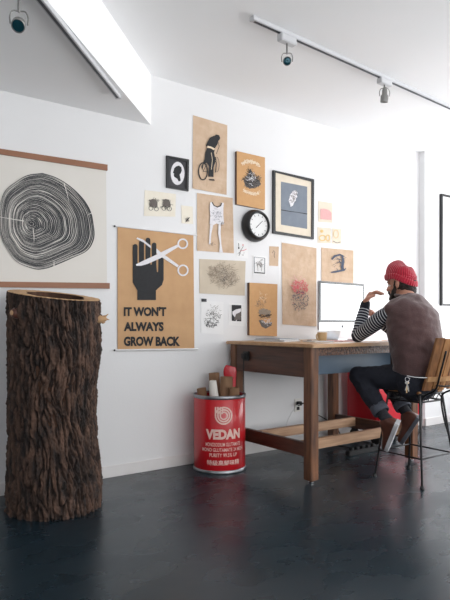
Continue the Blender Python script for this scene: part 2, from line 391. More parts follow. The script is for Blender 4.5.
# ------------------------------------------------------------ prints and pictures on the wall
class Art:                                   # draws in the photo's pixels on the plane y = Y (a flat sheet on the wall)
    def __init__(s, Y): s.Y = Y; s.L = {}; s.c = 0
    def mb(s, m): return s.L.setdefault(m, MB())
    def p(s, x, y, m):
        k = list(s.L).index(m) if m in s.L else 0
        return at_y(x, y, s.Y - .0008 - .0005 * k - .00002 * s.c)
    def poly(s, m, pts): b = s.mb(m); s.c = (s.c + 1) % 20; b.poly([s.p(x, y, m) for x, y in pts])
    def ell(s, m, cx, cy, rx, ry, n=24): s.poly(m, [(cx + rx * math.cos(2 * pi * k / n), cy + ry * math.sin(2 * pi * k / n)) for k in range(n)])
    def line(s, m, pts, w, closed=False):
        b = s.mb(m); s.c = (s.c + 1) % 20; n = len(pts); L = []; R = []
        for k in range(n):
            if closed: a, c = pts[k - 1], pts[(k + 1) % n]
            else: a, c = pts[max(k - 1, 0)], pts[min(k + 1, n - 1)]
            dx, dy = c[0] - a[0], c[1] - a[1]; l = math.hypot(dx, dy) or 1
            ww = (w[k] if hasattr(w, '__len__') else w) / 2
            L.append((pts[k][0] - dy / l * ww, pts[k][1] + dx / l * ww)); R.append((pts[k][0] + dy / l * ww, pts[k][1] - dx / l * ww))
        i = len(b.v); b.v += [s.p(x, y, m) for x, y in L] + [s.p(x, y, m) for x, y in R]
        for k in range(n if closed else n - 1):
            j = (k + 1) % n; b.f.append((i + k, i + j, i + n + j, i + n + k))
    def ring(s, m, cx, cy, rx, ry, w, n=28): s.line(m, [(cx + rx * math.cos(2 * pi * k / n), cy + ry * math.sin(2 * pi * k / n)) for k in range(n)], w, True)
    def scribble(s, m, cx, cy, rx, ry, cnt, ln, w, seed=0):
        r = random.Random(seed)
        for _ in range(cnt):
            a = r.uniform(0, 2 * pi); q = math.sqrt(r.random())
            x, y = cx + rx * q * math.cos(a), cy + ry * q * math.sin(a); h = r.uniform(0, 2 * pi); pts = [(x, y)]
            for _k in range(4):
                h += r.uniform(-.9, .9); x += math.cos(h) * ln / 4; y += math.sin(h) * ln / 4; pts.append((x, y))
            s.line(m, pts, w)
    def text(s, m, t, x0, x1, yt, yb, bold=0., dy=0.):
        b = s.mb(m); put_text(b, t, lambda u, v: s.p(lerp(x0, x1, u), lerp(yb, yt, v) + dy * u, m), bold)
    def finish(s, parent, name='drawing'):
        nm = {'whiteink': 'white_drawing', 'ink': name, 'creamink': 'cream_lettering', 'creamink2': 'cream_lettering', 'pinkink': 'pink_drawing', 'redink': 'coral_marks', 'blueink': 'blue_drawing', 'yelink': 'ochre_drawing', 'greyink': 'grey_drawing', 'tanink': 'tan_drawing'}
        for m, b in s.L.items():
            b.build(nm.get(m, name), m, parent, recalc=False)

def paper(name, q, m, label, cat, off=.002, curl=.0, parent=None, th=.0006, seed=0):
    # sheet with a slight wave, its corners given clockwise from the top left
    Y = WY - off; P = [at_y(x, y, Y) for x, y in q]; nu, nv = 14, 18; mb = MB(); r = random.Random(seed)
    ph = r.uniform(0, 6)
    for lay in (0, 1):
        for j in range(nv + 1):
            for i in range(nu + 1):
                u, v = i / nu, j / nv
                p = (P[0] * (1 - u) + P[1] * u) * (1 - v) + (P[3] * (1 - u) + P[2] * u) * v
                e = max(0, v - .75) * 4
                lift = curl * (.25 * (1 + math.sin(u * 5 + ph)) * (.3 + v) + e * e * (.5 + .5 * math.cos(u * 3 + ph)))
                p = p + V((0, -lift + (th if lay else 0), 0)); mb.v.append(p)
    n = (nu + 1) * (nv + 1)
    for lay in (0, 1):
        for j in range(nv):
            for i in range(nu):
                a = lay * n + j * (nu + 1) + i; f = (a, a + nu + 1, a + nu + 2, a + 1); mb.f.append(f if not lay else f[::-1])
    if parent: return mb.build(name, m, parent, smooth=True)
    c = (P[2] + P[3]) / 2
    root = empty(name, c, label, cat)
    mb.build('sheet', m, root, smooth=True)
    return root
def board(name, q, depth, m_front, m_side, label, cat):
    Y = WY - depth; root = empty(name, (at_y(*q[3], Y) + at_y(*q[2], Y)) / 2, label, cat)
    fr = [at_y(x, y, Y) for x, y in q]; bk = [p + V((0, depth, 0)) for p in fr]
    MB().prism([p + V((0, .002, 0)) for p in fr], bk).build('board', m_side, root)
    MB().prism(fr, [p + V((0, .0019, 0)) for p in fr]).build('face_sheet', m_front, root)
    return root
def inset(q, d):                                   # move the corners of a quad towards its inside by d pixels
    (a, b, c, e) = q; return [(a[0] + d, a[1] + d), (b[0] - d, b[1] + d), (c[0] - d, c[1] - d), (e[0] + d, e[1] - d)]
def framed(name, q, w, depth, m_frame, label, cat, m_mat):
    Y = WY - depth; root = empty(name, (at_y(*q[3], Y) + at_y(*q[2], Y)) / 2, label, cat); qi = inset(q, w); mb = MB()
    for k in range(4):
        j = (k + 1) % 4
        fr = [at_y(*q[k], Y), at_y(*q[j], Y), at_y(*qi[j], Y), at_y(*qi[k], Y)]
        mb.prism(fr, [p + V((0, depth - .001, 0)) for p in fr])
    mb.build('frame', m_frame, root)
    MB().prism([at_y(*p, Y) + V((0, .008, 0)) for p in qi], [at_y(*p, Y) + V((0, .012, 0)) for p in qi]).build('mat_board', m_mat, root)
    return root, Y + .008
def pin(parent, x, y, m='ink', r=.004, Y=None):
    p = at_y(x, y, (Y or WY) - .004); MB().lathe([(0, .004), (r, .003), (r, 0), (0, 0)], p + V((0, .002, 0)), 10, axis=(0, -1, 0)).build('push_pin', m, parent, smooth=True)

# tree ring scroll
R0 = at_y(-13, 287, WY - .006); R1 = at_y(109, 288.5, WY - .006); tl = at_y(-13, 150, WY - .006); tr = at_y(107, 168, WY - .006)
root = empty('hanging_scroll', ((R0 + R1) / 2), 'large off-white hanging print of a black tree-ring disc, behind the tree trunk', 'poster')
paper('sheet', [(-12, 148), (106, 166), (107, 287), (-12, 286)], 'offwhite', '', '', off=.006, curl=.002, parent=root)
def bar(pts, dp, name, m, par):
    f = [at_y(x, y, WY - dp) for x, y in pts]; return MB().prism(f, [p + V((0, dp - .001, 0)) for p in f]).build(name, m, par)
bar([(-13, 146.6), (107.6, 164.6), (107.6, 170.4), (-13, 152)], .018, 'rod', 'rod', root)
bar([(-13, 281.4), (109.8, 283), (109.8, 288.6), (-13, 287)], .018, 'rod', 'rod', root)
A = Art(WY - .0095)
out = [(42.5, 173), (54, 176.5), (65, 182.4), (76, 191), (85, 201), (91, 212), (93.5, 223.5), (94.3, 237.6), (88, 250), (73.7, 257.5), (54, 266), (44, 269), (34, 269), (17, 262), (7, 249), (1, 237), (-1, 222), (0, 205), (5, 191), (17, 181), (28, 175)]
op = catmull([V((x, y, 0)) for x, y in out + out[:1]], 5)[:-1]; op = [(p.x, p.y) for p in op]
A.poly('ringink', op); cx, cy = 31, 224; NR = 38; rr = random.Random(5)
for k in range(1, NR):
    t = (k + rr.uniform(-.25, .25)) / NR; t = t ** .9
    pts = []; ws = []; w0 = rr.choice([.28, .4, .45, .7]) ; sd = rr.uniform(0, 50)
    for i, (x, y) in enumerate(op):
        a = 2 * pi * i / len(op); wob = 1 + .012 * noise.noise(V((math.cos(a) * 2, math.sin(a) * 2, k * .3)))
        px, py = cx + (x - cx) * t * wob, cy + (y - cy) * t * wob; pts.append((px, py))
        ws.append(max(.06, w0 * (.55 + .9 * noise.noise(V((math.cos(a) * 1.7, math.sin(a) * 1.7, sd))))))
    A.line('whiteink', pts, ws, True)
A.line('whiteink', [(0, 217), (12, 219), (24, 221)], [.3, .7, .9]); A.line('whiteink', [(33, 228), (34, 236), (34, 243)], [.6, .8, .2])
A.line('whiteink', [(64, 183), (67, 193), (69, 202)], [.9, .6, .2]); A.line('whiteink', [(93, 212), (88, 215)], [.8, .3]); A.line('whiteink', [(54, 266), (54, 260)], [1, .3])
A.L['ringink'].build('ring_disc', 'ringink', root, recalc=False); A.L['whiteink'].build('ring_lines', 'offwhite', root, recalc=False)

# hand and scissors scroll
q = lambda x, y: (105 + x / 4.14, 215 + y / 4.14)
root = empty('hanging_scroll', at_y(156, 350, WY - .006), 'brown kraft hanging poster with black hand, scissors and block lettering', 'poster')
paper('sheet', [q(52, 50), q(366, 84), q(370, 552), q(52, 556)], 'kraft', '', '', off=.006, curl=.001, parent=root)
f0, f1 = at_y(*q(40, 46), WY - .008), at_y(*q(380, 84), WY - .008); MB().tube([f0, f1], .0045, 10).build('rod', 'whiterod', root, smooth=True)
f0, f1 = at_y(*q(40, 560), WY - .008), at_y(*q(382, 555), WY - .008); MB().tube([f0, f1], .007, 10).build('rod', 'whiterod', root, smooth=True)
for pt in (q(40, 46), q(40, 560)): MB().ball(at_y(*pt, WY - .010), .007, n=10).build('end_knob', 'black', root, smooth=True)
A = Art(WY - .0085)
A.poly('ink', [q(*p) for p in [(115, 205), (213, 205), (215, 236), (220, 236), (221, 205), (243, 205), (243, 268), (236, 290), (211, 312), (211, 352), (134, 352), (134, 312), (115, 280)]])
for x0, x1, yt in ((115, 135, 120), (141, 162, 104), (168, 188, 94), (194, 213, 114), (221, 243, 162)):
    r = (x1 - x0) / 2; c = (x0 + x1) / 2
    A.poly('ink', [q(x0, 206)] + [q(c - r * math.cos(a * pi / 8), yt + r - r * math.sin(a * pi / 8)) for a in range(9)] + [q(x1, 206)])
A.mb('whiteink')
A.poly('whiteink', [q(*p) for p in [(128, 204), (165, 186), (222, 160), (240, 150), (300, 122), (304, 132), (250, 165), (232, 178), (175, 203), (150, 210), (130, 210)]])
A.poly('whiteink', [q(*p) for p in [(130, 98), (134, 93), (158, 102), (190, 128), (190, 138), (160, 114)]])
A.poly('whiteink', [q(*p) for p in [(213, 138), (228, 152), (262, 176), (305, 208), (300, 217), (258, 190), (222, 166), (213, 158)]])
A.line('whiteink', [q(322 + 19 * math.cos(k * pi / 10), 119 + 19 * math.sin(k * pi / 10)) for k in range(20)], 1.6, True)
A.line('whiteink', [q(323 + 20 * math.cos(k * pi / 10), 229 + 21 * math.sin(k * pi / 10)) for k in range(20)], 1.6, True)
A.ell('whiteink', *q(232, 164), 2.6, 2.6, 16)
b = A.mb('ink')
for t, x0, x1, yt, yb in (("IT WON'T", 78, 254, 380, 419), ("ALWAYS", 78, 243, 443, 481), ("GROW BACK", 78, 311, 503, 543)):
    p0, p1 = q(x0, yt), q(x1, yb); A.text('ink', t, p0[0], p1[0], p0[1], p1[1], .05)
A.L['ink'].build('hand_and_lettering', 'ink', root, recalc=False); A.L['whiteink'].build('scissors', 'whiteink', root, recalc=False)

# cameo frame
root, Yf = framed('picture_frame', [(166.7, 155.3), (189.2, 159.4), (188.7, 191.2), (166.7, 187.5)], 2.2, .014, 'black', 'small black frame holding a white oval with a silhouette head', 'picture', 'darkmat')
A = Art(Yf); A.ell('whiteink', 177.6, 173.4, 6.9, 11.6, 32)
A.poly('ink', [(176.5, 166.2), (179.2, 165.6), (181.4, 167.4), (181.8, 170.4), (180.8, 173.2), (179.6, 174.6), (180.2, 177.4), (180.8, 180.6), (178.8, 181.6), (177.2, 178.6), (174.4, 177), (173.7, 175.2), (174.2, 173.6), (172.9, 172.8), (173.7, 170.6), (174.2, 168.2)])
A.finish(root, 'silhouette')
# bike rider
q = lambda x, y: (190 + x / 7.05, 110 + y / 7.05)
root = paper('kraft_print', [(193, 115.2), (227.3, 125.2), (226.6, 194.9), (192.3, 188.5)], 'kraft_pale', 'tall kraft paper with a black figure riding a bicycle, highest sheet on the wall', 'print', curl=.0035, seed=1)
A = Art(WY - .008)
A.line('ink', [q(92 + 31 * math.cos(k * pi / 14), 432 + 60 * math.sin(k * pi / 14)) for k in range(28)], 1.1, True)
A.line('greyink', [q(188 + 18 * math.cos(k * pi / 10), 385 + 52 * math.sin(k * pi / 10)) for k in range(-5, 6)], .5)
A.poly('ink', [q(*p) for p in [(140, 196), (168, 182), (198, 200), (196, 238), (178, 266), (170, 300), (180, 350), (166, 410), (166, 472), (130, 470), (134, 400), (122, 372), (96, 380), (88, 425), (80, 400), (104, 345), (108, 300), (122, 262), (112, 250), (126, 222)]])
A.poly('ink', [q(*p) for p in [(170, 186), (184, 172), (206, 178), (214, 198), (204, 216), (186, 218), (176, 205)]]); A.mb('creamink')
A.poly('creamink', [q(*p) for p in [(124, 252), (150, 258), (176, 272), (170, 284), (146, 270), (120, 266)]]); A.line('creamink', [q(150, 300), q(158, 350), q(150, 420)], .5)
A.poly('ink', [q(*p) for p in [(134, 486), (172, 488), (174, 499), (136, 496)]])
A.line('ink', [q(92, 432), q(125, 370), q(180, 360), q(150, 440), q(92, 432)], .6); A.line('ink', [q(196, 214), q(206, 255), q(186, 310)], .5)
A.line('ink', [q(180, 330), q(186, 380), q(180, 440)], .8); A.finish(root)
# two cars card
root = paper('art_card', [(144.7, 190), (176, 194), (175.3, 216.7), (144, 216)], 'cream', 'small cream card printed with two little old-time vehicles, left of the cameo frame', 'print', seed=2)
root['label'] = 'small cream card printed with two little grey machines, below the silhouette frame'
A = Art(WY - .004)
for c in (153.5, 166.5):
    A.scribble('ink', c, 204, 4.6, 4.6, 46, 3.2, .3, int(c)); A.ring('ink', c - 2.6, 208.2, 2, 2.1, .45); A.ring('ink', c + 3, 208.8, 2, 2.1, .45)
    A.poly('greyink', [(c - 3.6, 206), (c - 3.2, 200), (c - 1, 199), (c + 2.4, 199.6), (c + 4, 203), (c + 4, 207)])
A.finish(root)
root = paper('art_card', [(181.3, 205.3), (192.7, 206.7), (193.2, 224), (181.6, 223.3)], 'cream', 'tiny cream card with a dark twig mark, beside the two-machine card', 'print', seed=3)
A = Art(WY - .004); A.line('ink', [(185.5, 222.2), (187.5, 219.6), (189.6, 217.2)], [.4, 1.5, .4]); A.line('ink', [(187, 218.4), (188.8, 221)], .6); A.scribble('greyink', 187.5, 219.5, 2, 2, 8, 2, .3, 4); A.finish(root)
# costume
q = lambda x, y: (190 + x / 7.5, 190 + y / 7.5)
root = paper('kraft_print', [(196.9, 192.9), (232.7, 198), (233.8, 253.3), (196.9, 250.7)], 'kraft_pale', 'kraft paper with a white sleeveless costume drawing, directly below the cyclist sheet', 'print', curl=.003, seed=4)
A = Art(WY - .008)
A.poly('whiteink', [q(*p) for p in [(152, 92), (166, 90), (182, 118), (206, 128), (230, 118), (240, 94), (254, 97), (250, 140), (250, 190), (256, 256), (222, 262), (200, 250), (178, 262), (148, 254), (152, 190), (148, 140)]])
A.poly('whiteink', [q(*p) for p in [(152, 256), (174, 262), (160, 330), (154, 408), (142, 406), (146, 330)]])
A.poly('whiteink', [q(*p) for p in [(214, 262), (232, 262), (230, 330), (236, 410), (246, 468), (220, 466), (224, 400), (212, 330)]])
A.line('ink', [q(*p) for p in [(166, 92), (180, 116), (206, 128), (230, 118), (238, 98)]], 1.0)
A.scribble('blueink', q(200, 190)[0], q(200, 190)[1], 6, 7.5, 50, 2, .16, 5); A.scribble('ink', q(240, 255)[0], q(240, 255)[1], 1.2, 1.8, 10, 2, .25, 6); A.scribble('greyink', q(165, 400)[0], q(165, 400)[1], 2.4, 1.2, 8, 2, .25, 7)
A.finish(root)
# tree board
q = lambda x, y: (230 + x / 6, 145 + y / 6)
root = board('kraft_board', [(236.9, 151), (265, 157.5), (265, 209.7), (236.9, 204.2)], .026, 'kraft_board', 'walnut', 'brown board with a grey branching tree emblem between pale lettering, above the clock', 'print')
A = Art(WY - .026)
A.poly('greyink', [q(*p) for p in [(122, 140), (136, 168), (150, 196), (178, 214), (186, 238), (160, 254), (120, 262), (92, 246), (82, 214), (102, 196), (112, 168)]]); A.scribble('ink', *q(130, 215), 7, 6.5, 120, 3.4, .32, 8); A.scribble('greyink', *q(130, 210), 8, 6, 80, 4, .35, 9); A.scribble('ink', *q(118, 165), 2, 5, 30, 3, .28, 10); A.scribble('whiteink', *q(128, 200), 4, 6, 24, 3, .3, 11)
for k in range(13):
    a = -1 + k / 6; x, y = q(125 + a * 50, 100 + a * a * 16 + a * 7); A.scribble('creamink', x, y, .9, 1.4, 9, 1.6, .6, 20 + k)
for k in range(11):
    a = -1 + k / 5; x, y = q(128 + a * 44, 292 - a * a * 14 + a * 8); A.scribble('creamink2', x, y, .7, 1.2, 8, 1.5, .55, 40 + k)
A.finish(root)
# clock
cc = at_y(253.6, 226.2, WY); cz = cc.z; cxw = cc.x
root = empty('clock', (cxw, WY, cz), 'round black deep-rimmed wall clock with a white dial', 'clock')
fr = .132
MB().lathe([(0, .001), (fr * .9, .001), (fr, .012), (fr * .99, .03), (fr * .94, .055), (fr * .86, .075), (fr * .79, .082), (fr * .73, .078), (fr * .71, .062)], (cxw, WY, cz), 56, axis=(0, -1, 0)).build('rim', 'black', root, smooth=True)
MB().lathe([(0, 0), (fr * .72, 0)], (cxw, WY - .064, cz), 56, axis=(0, -1, 0)).build('dial', 'white', root)
mk = MB()
for k in range(12):
    a = k * pi / 6; c = V((cxw + math.sin(a) * fr * .6, WY - .065, cz + math.cos(a) * fr * .6))
    mk.obox(Matrix.Translation(c) @ Matrix.Rotation(a, 4, 'Y'), .004, .001, .014, 0)
mk.build('hour_marks', 'ink', root)
for a, l, w in ((math.radians(48), .055, .004), (math.radians(228), .038, .005)):
    c = V((cxw + math.sin(a) * l / 2, WY - .0665, cz + math.cos(a) * l / 2)); MB().obox(Matrix.Translation(c) @ Matrix.Rotation(a, 4, 'Y'), w, .001, l, 0).build('hand', 'ink', root)
# portrait frame
root, Yf = framed('picture_frame', [(273.4, 170), (314.3, 179.3), (314, 239.3), (273.4, 233.3)], 2.3, .018, 'black', 'large black frame with cream mat around a slate-blue print of a pale profile', 'picture', 'cream2')
A = Art(Yf)
A.poly('slate', [(281, 181.6), (307.2, 186.7), (307.2, 228.9), (281, 224.6)])
A.poly('whiteink', [(291.4, 193), (293.6, 190.6), (296.6, 190.8), (297.6, 193), (296.6, 195), (297.4, 196.8), (296, 198), (295.8, 200.6), (294.2, 202.4), (293, 205.6), (290.6, 207), (290, 204), (288.6, 200.6), (289.6, 197.6), (290, 195)])
A.mb('ink'); A.line('ink', [(281, 209.8), (290, 211.4), (298, 212.4), (307.2, 214)], [.9, .6, .5, .9])
A.scribble('greyink', 293, 199, 2.6, 6, 26, 2, .35, 31); A.scribble('greyink', 296, 193, 2, 2, 8, 2, .4, 32)
A.finish(root, 'print_line')
# flower note
root = paper('art_card', [(236.6, 240.6), (248, 242), (248, 258.4), (236.8, 257.2)], 'white', 'little white card with a spindly flower sketch, below left of the clock', 'print', seed=5)
A = Art(WY - .004); A.line('ink', [(239, 256), (241, 250), (243.5, 246)], .35); A.line('redink', [(240, 251), (244, 250.4), (246.6, 249)], .5); A.ell('redink', 243, 245, .7, .7, 8); A.ell('ink', 238.8, 248, .8, 1, 8); A.line('ink', [(238.6, 243), (239, 249)], .4); A.scribble('greyink', 241, 253, 2.2, 2.4, 8, 2, .2, 12); A.finish(root)
# etching
root = paper('kraft_print', [(199.3, 258.9), (245.6, 261.1), (244.6, 295.6), (199.3, 293.3)], 'beige', 'wide beige sheet with a dense faint grey engraving', 'print', curl=.002, seed=6)
A = Art(WY - .006)
for i in range(12):
    a = i / 12 * 2 * pi; A.scribble('tanink', 224 + 9.5 * math.cos(a), 275 + 6 * math.sin(a), 5, 5, 16, 5, .22, 60 + i)
A.scribble('greyink', 224, 278, 4, 9, 44, 3, .25, 75); A.scribble('tanink', 213, 271, 4, 5, 34, 3, .3, 76); A.scribble('greyink', 231, 284, 3, 3, 14, 3, .22, 77); A.finish(root)
# small bordered card
root = paper('art_card', [(252.4, 255), (266.6, 256.6), (266.4, 275.6), (252.6, 274.8)], 'white', 'small white card with a thin grey border and sketch, right of the wide engraving', 'print', seed=7)
A = Art(WY - .004); A.line('blueink', [(254.2, 257), (264.8, 258.2), (264.7, 273.6), (254.4, 272.8)], .6, True); A.scribble('greyink', 259.5, 263, 2.6, 3, 16, 3, .3, 13); A.line('greyink', [(258, 271), (257.4, 264), (259.6, 261), (261.8, 264), (261.4, 271)], .35); A.line('ink', [(254.4, 272.4), (264.7, 273.2)], .9); A.finish(root)
root = paper('art_card', [(269.3, 246.2), (278.9, 246.7), (278.2, 266.2), (269.3, 265.6)], 'kraft_pale', 'narrow tan card with a thin curl drawing, between clock and red-spattered sheet', 'print', seed=8)
A = Art(WY - .004); A.line('greyink', [(272.4, 253), (273.6, 250.6), (275, 252), (274.2, 255), (274.6, 258)], .4); A.finish(root)
# white doodle
root = paper('art_card', [(201, 300.6), (223.4, 302), (223.3, 334.4), (201, 333.3)], 'white', 'white sheet of black ink doodles hung by a dark clip, above the drum', 'print', seed=9, curl=.001)
A = Art(WY - .0048); A.scribble('ink', 213, 318, 8, 9, 44, 2.6, .24, 14); A.scribble('ink', 211, 324, 6.5, 3.6, 30, 3, .3, 15); A.scribble('greyink', 214, 312, 7, 7, 26, 2.4, .2, 16); A.line('ink', [(206, 319), (213, 318), (218, 321)], .35); A.finish(root)
bar([(202, 298.6), (206.6, 298.8), (206.6, 301.8), (202, 301.6)], .009, 'clip', 'darkmat', root)
root = paper('art_card', [(228.6, 302.6), (246, 304), (245.6, 326.4), (228.8, 325.2)], 'white', 'white card mounted with a tiny black and white photograph', 'print', seed=10)
A = Art(WY - .004); A.poly('ink', [(231.8, 304.9), (241.3, 305.2), (241.3, 321.4), (231.8, 320.8)]); A.mb('whiteink')
A.poly('whiteink', [(232.4, 311.5), (236, 309.4), (241, 308.4), (241, 311.5), (237, 314), (235, 317.6), (232.4, 314)]); A.poly('greyink', [(236, 314), (241, 312), (241, 320), (234, 319.8)]); A.line('whiteink', [(236, 321), (239, 316.4), (241.2, 317)], .8); A.finish(root, 'photograph')
# portrait board
q = lambda x, y: (230 + x / 6, 240 + y / 6)
root = board('kraft_board', [(249.6, 282.6), (277.5, 284.2), (277, 336.3), (249.6, 335.3)], .03, 'kraft_board', 'walnut', 'brown board with a sketched bearded face in glasses, standing low over the table', 'print')
A = Art(WY - .03)
A.scribble('greyink', *q(190, 375), 5, 5, 26, 3, .2, 17); A.scribble('creamink', *q(195, 340), 4, 4, 14, 3, .25, 18)
A.poly('tanink', [q(*p) for p in [(172, 420), (200, 410), (245, 425), (240, 450), (205, 448), (176, 446)]])
A.poly('greyink', [q(*p) for p in [(172, 482), (195, 478), (215, 500), (252, 492), (250, 512), (215, 532), (190, 520)]]); A.mb('ink')
A.line('ink', [q(*p) for p in [(172, 452), (205, 458), (250, 448)]], .9); A.ring('ink', *q(190, 455), 1.9, 1.5, .4); A.ring('ink', *q(228, 455), 1.9, 1.5, .4); A.scribble('greyink', *q(208, 440), 6.4, 6, 44, 2.4, .25, 19); A.scribble('whiteink', *q(215, 490), 5, 3, 20, 2.4, .3, 20)
A.finish(root)
# spatter sheet
root = paper('kraft_print', [(281.6, 242.5), (316.5, 248.1), (316, 326.4), (282.2, 324.4)], 'kraft_pale', 'long creased kraft sheet spattered with coral and blue marks, beneath the large frame', 'print', curl=.005, seed=12)
A = Art(WY - .012); rr = random.Random(3)
A.scribble('redink', 300, 287, 8, 7, 150, 1.7, .55, 21); A.scribble('pinkink', 298, 282, 9, 7, 50, 1.2, .4, 22); A.scribble('blueink', 300, 301, 8.5, 10, 120, 1.4, .45, 23); A.scribble('redink', 299, 298, 10, 14, 30, 1, .3, 24); A.finish(root)
# pink, ochre cards
root = paper('art_card', [(318.2, 201), (332.5, 203.2), (332.5, 222.7), (318.2, 222)], 'cream2', 'small cream card with a pink patch, right of the large portrait frame', 'print', seed=13)
A = Art(WY - .004); A.poly('pinkink', [(320.4, 209), (324, 208.6), (329, 210), (331.6, 213), (331.6, 220), (320.4, 219)]); A.finish(root)
root = paper('art_card', [(317.5, 227.2), (331, 228.2), (330.6, 243.4), (317.5, 242.8)], 'cream2', 'little cream card with ochre loops, below the pink patch card', 'print', seed=14)
A = Art(WY - .004); A.ring('yelink', 322.5, 238, 3.2, 2.6, 1); A.ring('yelink', 328, 238, 1.8, 3, .9); A.ell('yelink', 321.8, 231.2, 1.7, 1.6, 10); A.finish(root)
root = paper('art_card', [(332, 228.2), (341.5, 229), (341, 243.9), (331.8, 243.5)], 'cream2', 'little cream card with a thin grey loop, right of the ochre loops card', 'print', seed=15)
A = Art(WY - .004); A.ring('yelink', 336, 234, 2.4, 4, .5); A.line('greyink', [(333, 241), (337, 243), (340.5, 242)], .5); A.finish(root)
# blue figure
q = lambda x, y: (310 + x / 6.67, 195 + y / 6.67)
root = paper('kraft_print', [(321.2, 247.5), (353.5, 250.5), (353.2, 291), (321.4, 290)], 'kraft_pale', 'kraft sheet with a slate-blue crouching figure, just above the computer', 'print', curl=.003, seed=16)
A = Art(WY - .008)
A.line('blueink', [q(*p) for p in [(145, 430), (165, 408), (200, 398), (230, 410)]], [1.4, 2.2, 1.8, 1]); A.line('blueink', [q(*p) for p in [(215, 400), (222, 440), (215, 480), (225, 505)]], [1, 2.6, 2.8, 1.4])
A.line('blueink', [q(*p) for p in [(140, 516), (170, 512), (230, 500), (240, 488)]], [1, 2, 1.8, .6]); A.line('blueink', [q(*p) for p in [(180, 425), (205, 430), (196, 445), (220, 460)]], 1); A.scribble('blueink', *q(195, 450), 7, 7, 26, 2.4, .3, 25); A.finish(root)
# picture on the right wall portion
Yb = JY; dpt = .03
qq = [(442, 193.5), (470, 201), (470, 304), (442, 305.5)]
P = [at_y(x, y, Yb - dpt) for x, y in qq]
x0, x1 = P[0].x, P[1].x; z1, z0 = P[0].z, P[3].z; x1 = x0 + .8
root = empty('picture_frame', ((x0 + x1) / 2, Yb, z0), 'thin black frame at the right edge, around plain white paper', 'picture')
mb = MB(); t = .022
for a, b, c, d in ((x0, x1, z1 - t, z1), (x0, x1, z0, z0 + t), (x0, x0 + t, z0 + t, z1 - t), (x1 - t, x1, z0 + t, z1 - t)): mb.box(a, b, Yb - dpt, Yb - .001, c, d, .001)
mb.build('frame', 'black', root); MB().box(x0 + t, x1 - t, Yb - .018, Yb - .014, z0 + t, z1 - t, 0).build('mat_board', 'white', root)

# ------------------------------------------------------------ hollow tree trunk
TC = V((1.118, 3.25, 0)); root = empty('tree_trunk', TC, 'tall hollow tree trunk with rough dark bark standing by the wall', 'tree trunk')
toCam = V((-.324, -.946, 0)).normalized(); toR = V((.812, -.5835, 0))
prof = [(0, .257, .002), (.05, .257, .002), (.15, .258, .004), (.28, .25, .0), (.42, .243, -.006), (.55, .238, -.012), (.68, .238, -.012), (.8, .246, -.004), (.92, .252, 0), (1.05, .252, -.002), (1.3, .25, -.002)]
def prof_at(z):
    for (a, r, s), (b, r2, s2) in zip(prof, prof[1:]):
        if z <= b: t = (z - a) / (b - a); t = t * t * (3 - 2 * t); return lerp(r, r2, t), lerp(s, s2, t)
    return prof[-1][1:]
def ztop(d): return 1.222 - .024 * d.dot(toCam) / .25 - .024 * d.dot(toR) / .25
NA, NZ = 420, 300; mb = MB(); ridge = []
for j in range(NZ + 1):
    for i in range(NA):
        a = 2 * pi * i / NA; d = V((math.cos(a), math.sin(a), 0))
        zt = ztop(d * .25); z = zt * j / NZ; r, sh = prof_at(z)
        r *= 1 + .03 * noise.noise(V((d.x * 1.3, d.y * 1.3, z * 1.5)))
        tw = a + .32 * z + .10 * noise.noise(V((d.x * 2, d.y * 2, z * 4)))
        e = V((math.cos(tw), math.sin(tw), 0))
        p = V((e.x * 9.5, e.y * 9.5, z * 5.0)); n1 = noise.noise(p); n2 = noise.noise(V((e.x * 19, e.y * 19, z * 16)) + V((9, 9, 9))); n3 = noise.noise(V((e.x * 45, e.y * 45, z * 60)))
        furrow = 1 - min(1, abs(n1 + .55 * n2) * 3.0)                  # thin dark furrows
        h = .010 - .026 * furrow ** 1.5 + .008 * n2 + .008 * n3
        for ang, zz, am, sg in ((-2.62, 1.12, .028, .05), (1.9, .62, .018, .06), (3.4, .66, .02, .05), (-.35, .63, .012, .05), (-2.4, .25, .014, .06)):
            da = (a - ang + pi) % (2 * pi) - pi; h += am * math.exp(-((da * .25) ** 2 + (z - zz) ** 2) / sg ** 2)
        mb.v.append(TC + d * (r + h) + toR * sh + V((0, 0, z))); ridge.append(max(0, min(1, 1 - furrow * .95 + .25 * n3)))
for j in range(NZ):
    for i in range(NA): mb.f.append((j * NA + i, j * NA + (i + 1) % NA, (j + 1) * NA + (i + 1) % NA, (j + 1) * NA + i))
top_ring = mb.v[NZ * NA:]
bk = mb.build('bark', 'bark', root, smooth=True)
at = bk.data.attributes.new('ridge', 'FLOAT', 'POINT'); at.data.foreach_set('value', ridge)
# cut rim and hollow
rm = MB(); inn = []
for i in range(NA):
    a = 2 * pi * i / NA; p = top_ring[i]; d = V((math.cos(a), math.sin(a), 0))
    rin = .188 + .035 * abs(d.dot(toCam)) - .03 * abs(d.dot(toR)) + .025 * noise.noise(V((d.x * 1.5, d.y * 1.5, 3))) + .012 * noise.noise(V((d.x * 5, d.y * 5, 3))) + .008 * d.dot(toR)
    inn.append(TC + toR * .0 + d * rin + V((0, 0, ztop(d * rin))))
m2 = [o_.lerp(i_, .12) + V((0, 0, .004)) for o_, i_ in zip(top_ring, inn)]; m3 = [o_.lerp(i_, .9) + V((0, 0, .003)) for o_, i_ in zip(top_ring, inn)]
rings = [top_ring, m2, m3, inn]; rm.v = [p for r_ in rings for p in r_]
for k in range(3):
    for i in range(NA): rm.f.append((k * NA + i, k * NA + (i + 1) % NA, (k + 1) * NA + (i + 1) % NA, (k + 1) * NA + i))
rm.build('cut_rim', 'rim', root, smooth=True)
hw = MB()
